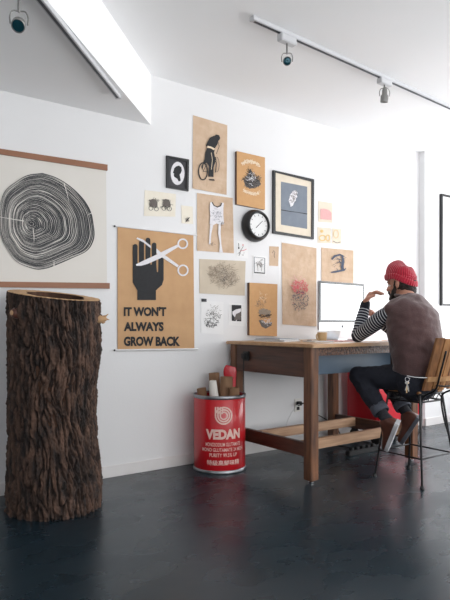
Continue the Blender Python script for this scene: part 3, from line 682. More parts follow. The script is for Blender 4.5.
for j in range(30):
    for i in range(NA // 2):
        p = inn[i * 2]; a = 4 * pi * i / NA; d = V((math.cos(a), math.sin(a), 0)); t = j / 29
        hw.v.append(V((p.x, p.y, p.z * (1 - t) + .02 * t)) + d * (.02 * noise.noise(V((d.x * 5, d.y * 5, t * 9))) * min(1, t * 6)))
n = NA // 2
for j in range(29):
    for i in range(n): hw.f.append((j * n + i, j * n + (i + 1) % n, (j + 1) * n + (i + 1) % n, (j + 1) * n + i))
hw.f.append(tuple(29 * n + i for i in range(n)))
hw.build('hollow', 'inner', root, smooth=True, recalc=False)
# branch stub at the right, knot at the left
b0 = TC + toR * .235 + V((0, 0, 1.085)); st = MB()
st.tube([b0, b0 + toR * .035 + V((0, 0, -.002)), b0 + toR * .055], [.03, .022, .014], 14, sub=3)
for dz, dr, l in ((.012, .01, .03), (.002, -.004, .036), (-.012, .004, .022), (-.02, 0, .012)):
    s0 = b0 + toR * .045 + V((0, 0, dz)); st.tube([s0, s0 + toR * l * .6 + V((0, 0, dr * .6)), s0 + toR * l + V((0, 0, dr * 1.6))], [.008, .005, .002], 8)
st.build('branch_stub', 'rim', root, smooth=True)
kd = (toCam * .75 - toR * .66).normalized(); k0 = TC + kd * .262 + V((0, 0, 1.115))
MB().lathe([(0, .034), (.012, .034), (.02, .03), (.03, .012), (.036, -.02)], k0, 18, axis=kd).build('knot', 'leather', root, smooth=True)
MB().lathe([(0, .0375), (.008, .0372), (.014, .034)], k0, 14, axis=kd).build('knot_face', 'rim', root, smooth=True)

# ------------------------------------------------------------ red can with rolls
CC = V((2.398, 3.405, 0)); CR = .189; CH = .548
root = empty('storage_drum', CC, 'red printed drum with a silver base band, full of paper rolls', 'can')
MB().lathe([(0, .012), (CR - .004, .012), (CR - .004, .02), (CR, .026), (CR, CH - .022), (CR - .003, CH - .018), (CR - .003, CH - .004), (CR - .008, CH - .004), (CR - .008, .03), (0, .03)], CC, 64).build('shell', 'red', root, smooth='auto')
MB().lathe([(CR - .004, 0), (CR + .004, 0), (CR + .006, .008), (CR + .004, .022), (CR + .0005, .026)], CC, 64).build('base_band', 'tin', root, smooth=True)
MB().lathe([(CR + .0005, CH - .024), (CR + .004, CH - .02), (CR + .006, CH - .012), (CR + .004, CH - .002), (CR, CH + .002), (CR - .006, CH), (CR - .009, CH - .012)], CC, 64).build('top_band', 'tin', root, smooth=True)
tcd = (-CC).normalized(); a0 = math.atan2(-CC.y, -CC.x) + math.radians(9)
def can_pt(s, z, off=.0012): a = a0 + s / CR; return CC + V((math.cos(a) * (CR + off), math.sin(a) * (CR + off), z))
def can_z(y): return EYE - (y - HOR) * 3.985 / F
tx = MB()
def can_text(t, w, yt, yb, bold): put_text(tx, t, lambda u, v: can_pt((u - .5) * w, lerp(can_z(yb), can_z(yt), v)), bold)
can_text('VEDAN', .262, 429.2, 439.4, .055)
tx.build('brand_lettering', 'canprint', root, recalc=False); tx = MB()
for t, w_, yt, yb in (('MONOSODIUM GLUTAMATE', .265, 442.6, 446.4), ('MONO GLUTAMATE 24 MESH', .325, 448, 451.6), ('PURITY 99.5% UP', .205, 453.2, 457), ('特級高鮮味精', .245, 460, 465.4)):
    tx = MB(); can_text(t, w_, yt, yb, .012); tx.build('small_lettering', 'canprint', root, recalc=False)
lg = MB(); lz = can_z(415.6); lgs = 0
def can_strip(pts, w):
    i = len(lg.v); n = len(pts)
    for k in range(n):
        a, c = V(pts[max(k - 1, 0)]), V(pts[min(k + 1, n - 1)]); d = (c - a).normalized(); nn = V((-d.y, d.x)) * w / 2
        for sg in (1, -1): q_ = V(pts[k]) + nn * sg; lg.v.append(can_pt(q_.x, lz + q_.y))
    for k in range(n - 1): lg.f.append((i + 2 * k, i + 2 * k + 1, i + 2 * k + 3, i + 2 * k + 2))
for r, t0 in ((.058, .062), (.0415, .062), (.025, .062)):
    pts = [(-r, t0), (-r, t0 * .5), (-r, 0)] + [(-r * math.cos(a * pi / 18), -r * math.sin(a * pi / 18)) for a in range(1, 18)] + [(r * math.cos(a * pi / 18), r * math.sin(a * pi / 18)) for a in range(0, 17)]
    can_strip(pts, .0105)
can_strip([(-.009, .062), (-.009, .03), (-.009, .012)], .0085)
lg.build('emblem', 'canprint', root, recalc=False)
def roll(base, topp, r, m, label, r2=None):
    b, t = V(base), V(topp); ax = t - b; L = ax.length; r2 = r2 or r
    o = MB().lathe([(r * .78, 0), (r, 0), (r2, L), (r2 * .78, L), (r * .7, L * .35), (0, L * .35)], b, 28, axis=ax).build('paper_roll', m, None, smooth='auto', base=b)
    return tag(o, label, 'paper roll', 'paper rolls in the red drum')
def cr(px_, depth, z):                                # a point over the drum
    a, b = ray(px_); return V((a * depth, b * depth, z))
roll(cr(207, 4.15, .32), cr(201.3, 4.15, .588), .034, 'card', 'short brown cardboard tube tilted at the far left of the drum')
roll(cr(217, 4.26, .32), cr(214, 4.27, .69), .040, 'card', 'tall brown cardboard tube behind the white cone')
roll(cr(217, 4.07, .32), cr(212.6, 4.05, .652), .044, 'offwhite', 'off-white paper cone standing in the drum', .026)
roll(cr(225.5, 4.16, .32), cr(226.5, 4.16, .67), .046, 'card', 'wide brown cardboard tube in the middle of the drum')
roll(cr(234, 4.1, .32), cr(234.4, 4.09, .60), .037, 'card', 'short fat brown tube at the right side of the drum')
rf = MB(); c0 = cr(230, 4.3, .70)
rf.tube([cr(231, 4.285, .36), cr(230.5, 4.285, .6), cr(230, 4.285, .695), cr(231, 4.285, .735)], [(.03, .009), (.04, .010), (.05, .009), (.042, .006)], 16, side=toR, sub=4)
tag(rf.build('folded_paper', 'redcab', smooth=True), 'folded red paper poking up behind the tubes in the drum', 'paper')

# ------------------------------------------------------------ work table
TX0, TX1, TY0, TY1, TZ = 2.60, 3.86, 2.645, 3.61, .925
root = empty('work_table', ((TX0 + TX1) / 2, (TY0 + TY1) / 2, 0), 'dark wooden work table with a pale worn top and open foot rails', 'table')
MB().box(TX0, TX1, TY0, TY1, TZ - .024, TZ, .006).build('tabletop', 'oak', root)
LX = (2.662, 3.735); LY = (2.725, 3.545); lh = .0365
for lx in LX:
    for ly in LY:
        lg_ = MB().box(lx - lh, lx + lh, ly - lh, ly + lh, .022, TZ - .024, .004).build('leg', 'walnut', root)
        MB().lathe([(0, 0), (.014, 0), (.018, .004), (.018, .008), (.006, .012), (.006, .023)], (lx, ly, 0), 16).build('glide', 'chrome', lg_, smooth='auto')
MB().box(LX[0] - lh + .004, LX[0] - lh + .028, LY[0] + lh, LY[1] - lh, .70, TZ - .024).build('end_apron', 'walnut_h', root)
MB().box(LX[1] + lh - .028, LX[1] + lh - .004, LY[0] + lh, LY[1] - lh, .70, TZ - .024).build('end_apron', 'walnut_h', root)
MB().box(LX[0] + lh, LX[1] - lh, LY[0] - lh + .006, LY[0] - lh + .03, .845, TZ - .024).build('front_apron', 'carved', root)
MB().box(LX[0] + lh, LX[1] - lh, LY[1] + lh - .03, LY[1] + lh - .006, .74, TZ - .024).build('back_apron', 'walnut_h', root)
for lx in LX:
    MB().box(lx - .016, lx + .016, LY[0] + lh, LY[1] - lh, .168, .262).build('end_stretcher', 'walnut_h', root)
for ry, zz in ((2.83, 0), (3.29, 0)):
    MB().box(LX[0] + .016, LX[1] - .016, ry - .02, ry + .02, .192, .262).build('foot_rail', 'rail', root)
dr = MB().box(2.80, 3.66, 2.86, 3.40, .70, .838, .004).build('drawer', 'bluegrey', root)
# power box with cord on the table end
sb = empty('socket_box', at_x(245, 361, 2.60), 'black socket box with a hanging cord on the table end', 'socket')
pb = at_x(245.5, 356, 2.615)
MB().box(2.612, 2.6295, pb.y - .035, pb.y + .035, pb.z - .035, pb.z + .035, .004).build('housing', 'rubber', sb)
MB().box(2.585, 2.612, pb.y - .018, pb.y + .018, pb.z - .02, pb.z + .022, .004).build('plug', 'rubber', sb)
MB().tube([(2.598, pb.y, pb.z - .02), (2.597, pb.y, pb.z - .1), (2.602, pb.y + .004, pb.z - .25), (2.6, pb.y, pb.z - .37), (2.603, pb.y, pb.z - .47)], .0035, 8, sub=6).build('cord', 'rubber', sb, smooth=True)
# wall socket
wp = at_y(297.4, 405, WY)
ws = empty('power_outlet', wp, 'wall socket under the table with a black plug and drooping cords', 'socket')
MB().box(wp.x - .036, wp.x + .036, WY - .007, WY, wp.z - .057, wp.z + .057, .003).build('plate', 'plate', ws)
MB().box(wp.x - .022, wp.x + .022, WY - .04, WY - .007, wp.z - .002, wp.z + .034, .004).build('plug', 'rubber', ws)
MB().box(wp.x - .016, wp.x + .016, WY - .012, WY - .007, wp.z - .042, wp.z - .014, .003).build('outlet', 'rubber', ws)
MB().tube([(wp.x, WY - .04, wp.z + .016), (wp.x + .03, WY - .09, wp.z + .02), (wp.x + .1, WY - .08, wp.z - .06), (wp.x + .24, WY - .06, wp.z - .12), (wp.x + .42, WY - .05, wp.z - .22), (wp.x + .48, WY - .1, .008), (wp.x + .56, WY - .15, .006), (wp.x + .58, WY - .38, .006), (wp.x + .45, WY - .42, .006), (wp.x + .3, WY - .36, .006), (wp.x + .26, WY - .2, .006)], .005, 8, sub=6).build('cord', 'rubber', ws, smooth=True)
MB().tube([(wp.x - .012, WY - .04, wp.z + .01), (wp.x - .06, WY - .05, wp.z + .0), (wp.x - .14, WY - .04, wp.z - .1), (wp.x - .17, WY - .03, wp.z - .22), (wp.x - .16, WY - .03, .012)], .0022, 8, sub=6).build('cord', 'whiterod', ws, smooth=True)
# power strip on the floor
ps = empty('power_strip', (3.62, 3.12, 0), 'black power strip lying on the floor below the table', 'power strip')
MB().box(3.45, 3.80, 3.095, 3.145, 0, .04, .006).build('housing', 'rubber', ps)
for k in range(5): MB().box(3.485 + k * .065, 3.515 + k * .065, 3.105, 3.135, .04, .062, .004).build('plug', 'rubber', ps)

# things on the table
def slab(name, x, y, z, sx, sy, h, rot, m, label, cat, pages=True):
    e = empty(name, (x, y, z), label, cat); R = Matrix.Translation((x, y, z + h / 2)) @ Matrix.Rotation(rot, 4, 'Z')
    MB().obox(R, sx, sy, h * .84, .0005).build('pages', 'white', e)
    mbx = MB(); mbx.obox(R @ Matrix.Translation((0, 0, h * .46)), sx + .004, sy + .004, h * .08, 0); mbx.obox(R @ Matrix.Translation((0, 0, -h * .46)), sx + .004, sy + .004, h * .08, 0)
    mbx.build('cover', m, e); return e
slab('magazine', 2.86, 3.30, TZ, .21, .28, .012, .25, 'mag', 'blue-grey magazine lying flat on the table left of the cup, bottom of the pair', 'magazine')
slab('magazine', 2.87, 3.31, TZ + .012, .2, .27, .009, .05, 'bluegrey', 'slate magazine on top of the blue-grey one left of the cup', 'magazine')
slab('notebook', 3.0, 3.0, TZ, .15, .2, .008, -.3, 'offwhite', 'thin pale notebook lying in front of the magazines', 'notebook')
cp = V((3.085, 3.04, TZ)); o = empty('cup', cp, 'tan ceramic cup standing on the table left of the computer', 'cup')
MB().lathe([(0, .001), (.026, .001), (.031, .006), (.036, .035), (.0375, .07), (.035, .07), (.033, .035), (.028, .01), (0, .008)], cp, 32).build('bowl', 'ceramic', o, smooth='auto')
MB().tube([cp + V((-.034, .0, .058)), cp + V((-.056, .0, .054)), cp + V((-.06, .0, .034)), cp + V((-.048, .0, .018)), cp + V((-.033, 0, .018))], .0045, 10, sub=5).build('handle', 'ceramic', o, smooth=True)
o = empty('lens_cap', (2.99, 2.98, TZ), 'small black round cap lying beside the cup', 'cap')
bpy.data.objects.remove(o)
tag(MB().lathe([(0, 0), (.018, 0), (.02, .004), (.018, .012), (0, .013)], (3.01, 3.10, TZ), 20).build('lens_cap', 'rubber', smooth='auto'), 'small black round cap lying left of the cup', 'cap')
# computer
ang = math.radians(4); mc = V((3.545, 3.26, TZ)); RM = Matrix.Translation(mc) @ Matrix.Rotation(ang, 4, 'Z')
o = empty('desktop_computer', mc, 'slim aluminium all-in-one computer with a glowing white screen', 'computer')
W2, ZB, ZT = .293, .082, .48
MB().obox(RM @ Matrix.Translation((0, .012, (ZB + ZT) / 2)), W2 * 2, .022, ZT - ZB, .006).build('casing', 'alu', o)
MB().obox(RM @ Matrix.Translation((0, 0, (ZB + .062 + ZT) / 2)), W2 * 2 - .003, .003, ZT - ZB - .064, .001).build('bezel', 'glassblack', o)
MB().obox(RM @ Matrix.Translation((0, -.0022, (ZB + .085 + ZT - .022) / 2)), W2 * 2 - .044, .001, ZT - .022 - ZB - .085, 0).build('screen', 'screen', o)
lo = MB(); c = RM @ V((0, -.0, ZB + .031))
R3 = RM.to_3x3()
def lp(x, z): return RM @ V((x, -.0005, ZB + .031 + z))
pts = [(-.0, .009), (.005, .011), (.010, .008), (.008, .003), (.010, -.003), (.006, -.011), (.002, -.0125), (0, -.0115), (-.003, -.0125), (-.008, -.009), (-.0115, -.001), (-.010, .006), (-.005, .011)]
lo.prism([lp(x, z) for x, z in pts], [lp(x, z) + V((0, .002, 0)) for x, z in pts]); pts = [(0, .012), (.001, .017), (.005, .019), (.004, .014)]
lo.prism([lp(x, z) for x, z in pts], [lp(x, z) + V((0, .002, 0)) for x, z in pts]); lo.build('emblem', 'ink', o)
sd = MB(); sd.tube([RM @ V((0, .12, .006)), RM @ V((0, .105, .02)), RM @ V((0, .07, .12)), RM @ V((0, .03, .2))], [(.085, .004)] * 4, 20, side=RM.to_3x3() @ V((1, 0, 0)), sub=4); sd.obox(RM @ Matrix.Translation((0, .05, .004)), .19, .16, .008, .003); sd.build('stand', 'alu', o, smooth='auto')
o = empty('keyboard', (3.52, 3.0, TZ), 'flat white keyboard lying in front of the computer', 'keyboard'); RK = Matrix.Translation((3.52, 3.0, TZ + .007)) @ Matrix.Rotation(.05, 4, 'Z')
MB().obox(RK, .3, .115, .012, .004).build('base', 'alu', o); kb = MB()
for r_ in range(5):
    for c_ in range(13): kb.obox(RK @ Matrix.Translation((-.138 + c_ * .023, -.044 + r_ * .022, .0075)), .019, .018, .004, .001)
kb.build('keys', 'white', o)
tag(MB().box(3.18, 3.36, 2.92, 3.16, TZ, TZ + .004, 0).build('paper_stack', 'pinkink'), 'pale pink paper sheets lying in front of the computer screen', 'paper')

# ------------------------------------------------------------ red cabinet on casters
cx0, cx1, cy0, cy1, cz0, cz1 = 3.93, 4.57, 3.22, 3.56, .16, .80
o = empty('rolling_cabinet', ((cx0 + cx1) / 2, (cy0 + cy1) / 2, 0), 'glossy red steel cabinet on black casters beyond the table end', 'cabinet')
MB().box(cx0, cx1, cy0, cy1, cz0, cz1, .006).build('body', 'redcab', o)
for k in range(3):
    z0 = cz0 + .02 + k * .205; d = MB().box(cx0 + .015, cx1 - .015, cy0 - .016, cy0 - .001, z0, z0 + .19, .005).build('drawer', 'redcab', o)
    MB().box(cx0 + .2, cx1 - .2, cy0 - .03, cy0 - .016, z0 + .15, z0 + .165, .003).build('handle', 'chrome', d)
for x in (cx0 + .05, cx1 - .05):
    for y in (cy0 + .05, cy1 - .05):
        c = MB(); c.box(x - .03, x + .03, y - .03, y + .03, cz0 - .012, cz0, .002); c.box(x - .024, x - .02, y - .02, y + .02, .045, cz0 - .012, .001); c.box(x + .02, x + .024, y - .02, y + .02, .045, cz0 - .012, .001)
        fk = c.build('caster', 'rubber', o)
        MB().lathe([(0, -.018), (.03, -.018), (.052, -.012), (.055, 0), (.052, .012), (.03, .018), (0, .018)], (x, y, .055), 28, axis=(1, 0, 0)).build('wheel', 'rubber', fk, smooth='auto')

# ------------------------------------------------------------ wire stool
SC = V((3.325, 2.395, 0)); hb, ht, SZ = .19, .124, .592
o = empty('bar_stool', SC, 'black wire bar stool with a curved wooden slat backrest', 'stool')
cor = [(-1, -1), (1, -1), (1, 1), (-1, 1)]
def leg_pt(sx, sy, z): t = z / SZ; h = lerp(hb, ht, t); return SC + V((sx * h, sy * h, z))
for sx, sy in cor:
    l = MB().tube([leg_pt(sx, sy, .012), leg_pt(sx, sy, SZ)], .0075, 10).build('leg', 'wire', o, smooth=True)
    p = leg_pt(sx, sy, 0); MB().lathe([(0, 0), (.014, 0), (.014, .012), (.009, .022), (.0076, .024)], p, 14).build('foot_cap', 'rubber', l, smooth='auto')
def ringpts(z, h):
    return [SC + V((sx * h, sy * h, z)) for sx, sy in cor]
zr = .185; hr = lerp(hb, ht, zr / SZ)
rg = MB(); rp = ringpts(zr, hr)
for k in range(4): rg.tube([rp[k], rp[(k + 1) % 4]], .0055, 8)
rg.build('foot_ring', 'wire', o, smooth=True)
sf = MB()
for z, h in ((SZ, ht), (SZ - .05, ht)):
    rp = ringpts(z, h + .004)
    for k in range(4): sf.tube([rp[k], rp[(k + 1) % 4]], .006, 8)
for k in range(4):
    a, b = rp[k], rp[(k + 1) % 4]
    zz = [a.lerp(b, t / 6) + V((0, 0, .05 if t % 2 else 0)) for t in range(7)]
    for p_, q_ in zip(zz, zz[1:]): sf.tube([p_, q_], .0028, 6)
sf.build('seat_frame', 'wire', o, smooth=True)
for k in range(5):
    x = SC.x - ht + .02 + k * (2 * ht - .04) / 4
    MB().box(x - .028, x + .028, SC.y - ht, SC.y + ht, SZ + .006, SZ + .02, .003).build('seat_slat', ('slatA', 'slatB')[k % 2], o)
# backrest: vertical slats on a curved wire frame, leaning back
def back_pt(s, z, off=0):                         # s from -1 (left) to 1 (right)
    x = SC.x + .012 + s * .16; y = SC.y - .198 + .045 * s * s - (z - .63) * .30
    return V((x, y - off, z))
NS = 6
for k in range(NS):
    s0, s1 = -1 + 2 * k / NS + .02, -1 + 2 * (k + 1) / NS - .02; zb, zt = .625 + (.012 if k % 2 else 0), .968 - (.006 * (k % 3))
    mb = MB(); zs = [lerp(zb, zt, t / 6) for t in range(7)]
    fr = []; bk_ = []
    for z in zs:
        for s_ in (s0, (s0 + s1) / 2, s1): fr.append(back_pt(s_, z)); bk_.append(back_pt(s_, z, .016))
    n_ = len(fr); mb.v = fr + bk_
    for r_ in range(6):
        for c_ in range(2):
            a = r_ * 3 + c_; mb.f.append((a, a + 1, a + 4, a + 3)); mb.f.append((n_ + a + 3, n_ + a + 4, n_ + a + 1, n_ + a))
        a = r_ * 3; mb.f.append((a, a + 3, n_ + a + 3, n_ + a)); a += 2; mb.f.append((a + 3, a, n_ + a, n_ + a + 3))
    for c_ in range(2):
        a = c_; mb.f.append((a + 1, a, n_ + a, n_ + a + 1)); a = 18 + c_; mb.f.append((a, a + 1, n_ + a + 1, n_ + a))
    mb.build('back_slat', ('slatB', 'slatA', 'slatA', 'slatB', 'slatA', 'slatC')[k], o)
cb = MB(); pts = [(-1 + 2 * t / 12) for t in range(13)]
for zc in (.70,):
    fr = []
    for s_ in pts: fr.append([back_pt(s_, zc - .016, .017), back_pt(s_, zc + .016, .017), back_pt(s_, zc + .016, .028), back_pt(s_, zc - .016, .028)])
    i = len(cb.v); cb.v += [p for r_ in fr for p in r_]
    for k in range(12):
        for m_ in range(4): cb.f.append((i + k * 4 + m_, i + k * 4 + (m_ + 1) % 4, i + k * 4 + 4 + (m_ + 1) % 4, i + k * 4 + 4 + m_))
    cb.f.append((i, i + 1, i + 2, i + 3)); cb.f.append((i + 51, i + 50, i + 49, i + 48))
cb.build('back_crosspiece', 'slatC', o)
for s_ in (-.62, .62):
    MB().tube([back_pt(s_, .88, .036), back_pt(s_, .74, .038), back_pt(s_, .63, .034), V((SC.x + s_ * .17, SC.y - ht - .012, SZ - .02)), V((SC.x + s_ * .2, SC.y - ht * 1.1, SZ - .16)), leg_pt(-1 if s_ < 0 else 1, -1, SZ - .3)], .0065, 10, sub=5).build('back_rod', 'wire', o, smooth=True)
MB().tube([back_pt(-.62, .66, .034), back_pt(-.3, .655, .05), back_pt(.3, .655, .05), back_pt(.62, .66, .034)], .005, 8, sub=5).build('back_loop', 'wire', o, smooth=True)

# ------------------------------------------------------------ the person
PR = V((3.325, 2.37, .60)); man = empty('person', PR, 'person in red beanie, brown vest and striped shirt sitting with hand at mouth', 'person')
yawh = math.radians(8); HM = Matrix.Translation((3.366, 2.534, 1.332)) @ Matrix.Rotation(yawh, 4, 'Z') @ Matrix.Rotation(math.radians(-6), 4, 'X')
def h(x, y, z): return HM @ V((x, y, z))           # head frame: x right, y to the face, z up
HR = HM.to_3x3()
bd = MB()
bd.ball(h(0, -.012, .028), (.074, .094, .088), HR, 24); bd.ball(h(0, .03, -.035), (.056, .062, .068), HR, 20); bd.ball(h(0, .062, -.082), (.03, .026, .024), HR, 14)
bd.ball(h(0, .08, .045), (.05, .018, .022), HR, 14)
bd.tube([h(0, .088, .026), h(0, .106, -.004), h(0, .112, -.016)], [.008, .011, .013], 12); bd.ball(h(-.011, .1, -.019), (.008, .01, .007), HR, 10); bd.ball(h(.011, .1, -.019), (.008, .01, .007), HR, 10)
bd.ball(h(0, .09, -.046), (.024, .011, .006), HR, 12); bd.ball(h(0, .088, -.056), (.021, .011, .007), HR, 12)
for sx in (-1, 1):
    bd.ball(h(sx * .042, .066, -.018), (.022, .018, .018), HR, 12); bd.tube([h(sx * .018, .088, .019), h(sx * .031, .087, .0215), h(sx * .045, .078, .017)], [.005, .006, .005], 10, sub=3); bd.tube([h(sx * .018, .086, -.001), h(sx * .031, .086, -.004), h(sx * .044, .078, -.001)], [.004, .0045, .004], 10, sub=3)
    bd.tube([h(sx * .076, -.004, .012), h(sx * .083, -.012, .02), h(sx * .085, -.018, .006), h(sx * .082, -.012, -.014), h(sx * .076, -.002, -.022)], [.006, .009, .009, .008, .007], 10)
    bd.ball(h(sx * .077, -.006, 0), (.007, .016, .022), HR, 10)
nb = V((3.338, 2.465, 1.21))
bd.tube([nb + V((0, -.03, -.04)), nb + V((.002, .0, .02)), h(0, -.02, -.06), h(0, -.015, -.02)], [.07, .06, .056, .06], 20, sub=4)
# torso
TP = [(3.315, 2.362, .655), (3.305, 2.363, .76), (3.305, 2.373, .90), (3.307, 2.403, 1.03), (3.318, 2.433, 1.13), (3.333, 2.455, 1.19), (3.336, 2.47, 1.22)]
TR = [(.165, .115), (.15, .105), (.16, .11), (.178, .12), (.18, .11), (.14, .075), (.075, .06)]
bd.tube(TP, TR, 28, side=(1, 0, 0), sub=4)
ShL, ElL, WrL = V((3.165, 2.465, 1.14)), V((3.172, 2.765, .975)), V((3.262, 2.775, 1.205))
ShR, ElR, WrR = V((3.495, 2.455, 1.14)), V((3.60, 2.73, .972)), V((3.475, 2.865, 1.10))
bd.tube([ShL, ShL.lerp(ElL, .5) + V((0, 0, .005)), ElL], [.052, .044, .036], 16, sub=4); bd.tube([ElL, ElL.lerp(WrL, .35), WrL], [.037, .038, (.026, .022)], 16, sub=4)
bd.tube([ShR, ShR.lerp(ElR, .5) + V((0, 0, .005)), ElR], [.052, .044, .036], 16, sub=4); bd.tube([ElR, ElR.lerp(WrR, .35), WrR], [.037, .038, (.026, .022)], 16, sub=4)
# left hand bent at the knuckles, fingers towards the mouth
mouth = h(-.012, .098, -.05)
def chain(pts, r): bd.tube(pts, r, 10, sub=3)
K = WrL + V((.022, -.030, .072))                   # knuckle row centre
fd = (mouth - K).normalized(); side_ = V((-fd.y, fd.x, 0)).normalized()
bd.tube([WrL, WrL.lerp(K, .5) + V((-.006, 0, 0)), K], [(.024, .018), (.034, .017), (.038, .015)], 16, side=side_, sub=4)
for i, (off, L, cu) in enumerate(((-.029, .9, .002), (-.010, 1., -.002), (.010, .93, -.010), (.028, .74, -.022))):
    k0 = K + side_ * off + V((0, 0, .0 - .004 * abs(i - 1))); ln = .100 * L
    dd = (mouth + side_ * off * .6 - k0); d1 = (dd.normalized() + V((0, 0, .45))).normalized(); d2 = (dd.normalized() + V((0, 0, -.25))).normalized(); d3 = (dd.normalized() + V((.1, -.1, -.5))).normalized()
    p1 = k0 + d1 * ln * .45; p2 = p1 + d2 * ln * .33; p3 = p2 + d3 * ln * .25
    chain([k0 - d1 * .012, k0 + d1 * .002, p1, p2, p3], [.0095, .0095, .0088, .008, .007])
t0 = WrL - side_ * .026 + V((0, 0, .018)); chain([t0, t0 + fd * .024 - side_ * .008 + V((0, 0, .02)), t0 + fd * .05 + V((0, 0, .034)), t0 + fd * .072 + side_ * .006 + V((0, 0, .042))], [.013, .0125, .0105, .0085])
# right hand resting on the table
KR = WrR + V((-.065, -.015, .05)); fr_ = (KR - WrR).normalized(); sr = V((.1, .95, .2)).normalized()
bd.tube([WrR, WrR.lerp(KR, .5), KR], [(.026, .018), (.036, .016), (.038, .014)], 16, side=sr, sub=4)
for i, (off, L) in enumerate(((-.029, .9), (-.010, 1.), (.010, .94), (.028, .76))):
    k0 = KR + sr * off; ln = .080 * L; d = V((-.85, -.25, .35)).normalized(); dn = V((-.6, -.1, -.75)).normalized()
    chain([k0 - d * .012, k0, k0 + d * ln * .45, k0 + d * ln * .5 + dn * ln * .3, k0 + d * ln * .42 + dn * ln * .55], [.0095, .0095, .0088, .008, .007])
t0 = WrR + V((-.02, -.022, .004)); chain([t0, t0 + V((-.02, -.016, .02)), t0 + V((-.042, -.02, .03)), t0 + V((-.06, -.016, .032))], [.013, .012, .0105, .0085])
# legs
HpL, KnL, AnL = V((3.235, 2.40, .69)), V((3.125, 2.735, .69)), V((3.112, 2.488, .435))
HpR, KnR, AnR = V((3.415, 2.40, .69)), V((3.435, 2.755, .69)), V((3.400, 2.530, .435))
HeL, ToL = V((3.135, 2.39, .395)), V((3.172, 2.50, .205)); HeR, ToR = V((3.418, 2.43, .395)), V((3.408, 2.555, .21))
for Hp, Kn, An, He, To in ((HpL, KnL, AnL, HeL, ToL), (HpR, KnR, AnR, HeR, ToR)):
    bd.tube([Hp, Hp.lerp(Kn, .5), Kn], [.078, .066, .05], 18, sub=4); bd.tube([Kn, Kn.lerp(An, .3) + V((0, -.006, 0)), An], [.05, .048, .032], 16, sub=4)
    bd.tube([An, An.lerp(To, .45) + V((0, .0, 0)), To.lerp(An, .15)], [.032, (.036, .026), (.034, .016)], 14, sub=3)
body = bd.build('body', 'skin', man); remesh(body, .0048, 3, .5)
for sx in (-1, 1):
    MB().ball(h(sx * .031, .0785, .010), .0108, n=14).build('eye', 'eye', man, smooth=True); MB().ball(h(sx * .030, .0865, .008), (.005, .0045, .005), n=10).build('iris', 'iris', man, smooth=True)
for sx in (-1, 1): MB().tube([h(sx * .016, .0945, .030), h(sx * .032, .0935, .034), h(sx * .048, .082, .028)], [.003, .0042, .0025], 8, sub=4).build('eyebrow', 'hair', man, smooth=True)
# hair and beard
hr_ = MB(); hr_.ball(h(0, -.028, .008), (.078, .080, .068), HR, 24); hr_.ball(h(0, -.066, -.04), (.056, .034, .04), HR, 18)
for sx in (-1, 1): hr_.ball(h(sx * .071, .014, .006), (.010, .012, .03), HR, 12)
hro = hr_.build('hair', 'hair', man); remesh(hro, .006, 3); wrinkle(hro, .005, 60)
be = MB(); be.ball(h(0, .052, -.082), (.05, .046, .04), HR, 20); be.ball(h(0, .06, -.105), (.036, .034, .03), HR, 16)
for sx in (-1, 1): be.tube([h(sx * .071, .012, -.005), h(sx * .066, .03, -.045), h(sx * .05, .055, -.08), h(sx * .02, .08, -.09)], [.010, .016, .02, .018], 12, sub=3); be.tube([h(sx * .001, .1, -.034), h(sx * .02, .094, -.038), h(sx * .032, .084, -.055)], [.006, .008, .009], 10, sub=3)
beo = be.build('beard', 'hair', man); remesh(beo, .005, 2); wrinkle(beo, .005, 70)
# beanie
bn = MB()
path = [h(0, .002, .05), h(0, .001, .062), h(0, 0, .075), h(0, -.006, .10), h(0, -.016, .122), h(0, -.026, .138), h(0, -.034, .143)]
bn.tube(path, [(.083, .108), (.0865, .111), (.086, .112), (.083, .110), (.071, .099), (.046, .068), (.003, .004)], 64, side=HR @ V((1, 0, 0)), sub=4, cap=None, uvs=True)
# tilt so that it sits low at the back of the head
for i, p in enumerate(bn.v):
    l = HM.inverted() @ p; t = max(0, .10 - l.z) / .10; l.z -= .055 * t * (-l.y) / .1 if l.y < 0 else .0
    if l.z > .05: l.z += .020 * min(1, (l.z - .05) / .06) * math.exp(-((l.y + .080) / .036) ** 2)
    l += V((0, 0, .0025 * noise.noise(l * 30))); bn.v[i] = HM @ l
bno = bn.build('beanie', 'knit', man, smooth=True)
fold = MB(); L_ = []
for k in range(48):
    a = 2 * pi * k / 48; y = math.sin(a) * .1115; x = math.cos(a) * .087
    L_.append(h(x, y + .004, .062 + (.062 * y / .1 if y < 0 else .008 * y / .1)))
fold.tube(L_, [(.021, .0055)] * 48, 12, side=HR @ V((0, 0, 1)), closed=True, uvs=True)
for i in fold.uv: fold.uv[i] = (fold.uv[i][1] * 1.4, fold.uv[i][0])
fold.build('beanie_brim', 'knit', bno, smooth=True)
# striped shirt sleeves (one shirt with its collar band inside the vest)
sl = MB()
def sleeve(Sh, El, Wr, end):
    P = [Sh + (El - Sh).normalized() * -.015, Sh + (El - Sh).normalized() * .02, Sh.lerp(El, .35) + V((0, 0, .004)), Sh.lerp(El, .62), Sh.lerp(El, .88), El + ((El - Sh).normalized() - (Wr - El).normalized()) * .004, El.lerp(Wr, .14), El.lerp(Wr, .38), El.lerp(Wr, .7), El.lerp(Wr, end)]
    i0 = len(sl.v)
    sl.tube(P, [.046, .055, .058, .054, .050, .046, .047, .046, .04, .033], 24, sub=6, uvs=True)
    k = min(range(i0, len(sl.v)), key=lambda q_: -((sl.v[q_] - El).dot((El - Sh).normalized() - (Wr - El).normalized())))
    ve_ = sl.uv[k][1]; off = (.66 - (ve_ / .0215) % 1) * .0215
    for q_ in range(i0, len(sl.v)): sl.uv[q_] = (sl.uv[q_][0], sl.uv[q_][1] + off + .43)
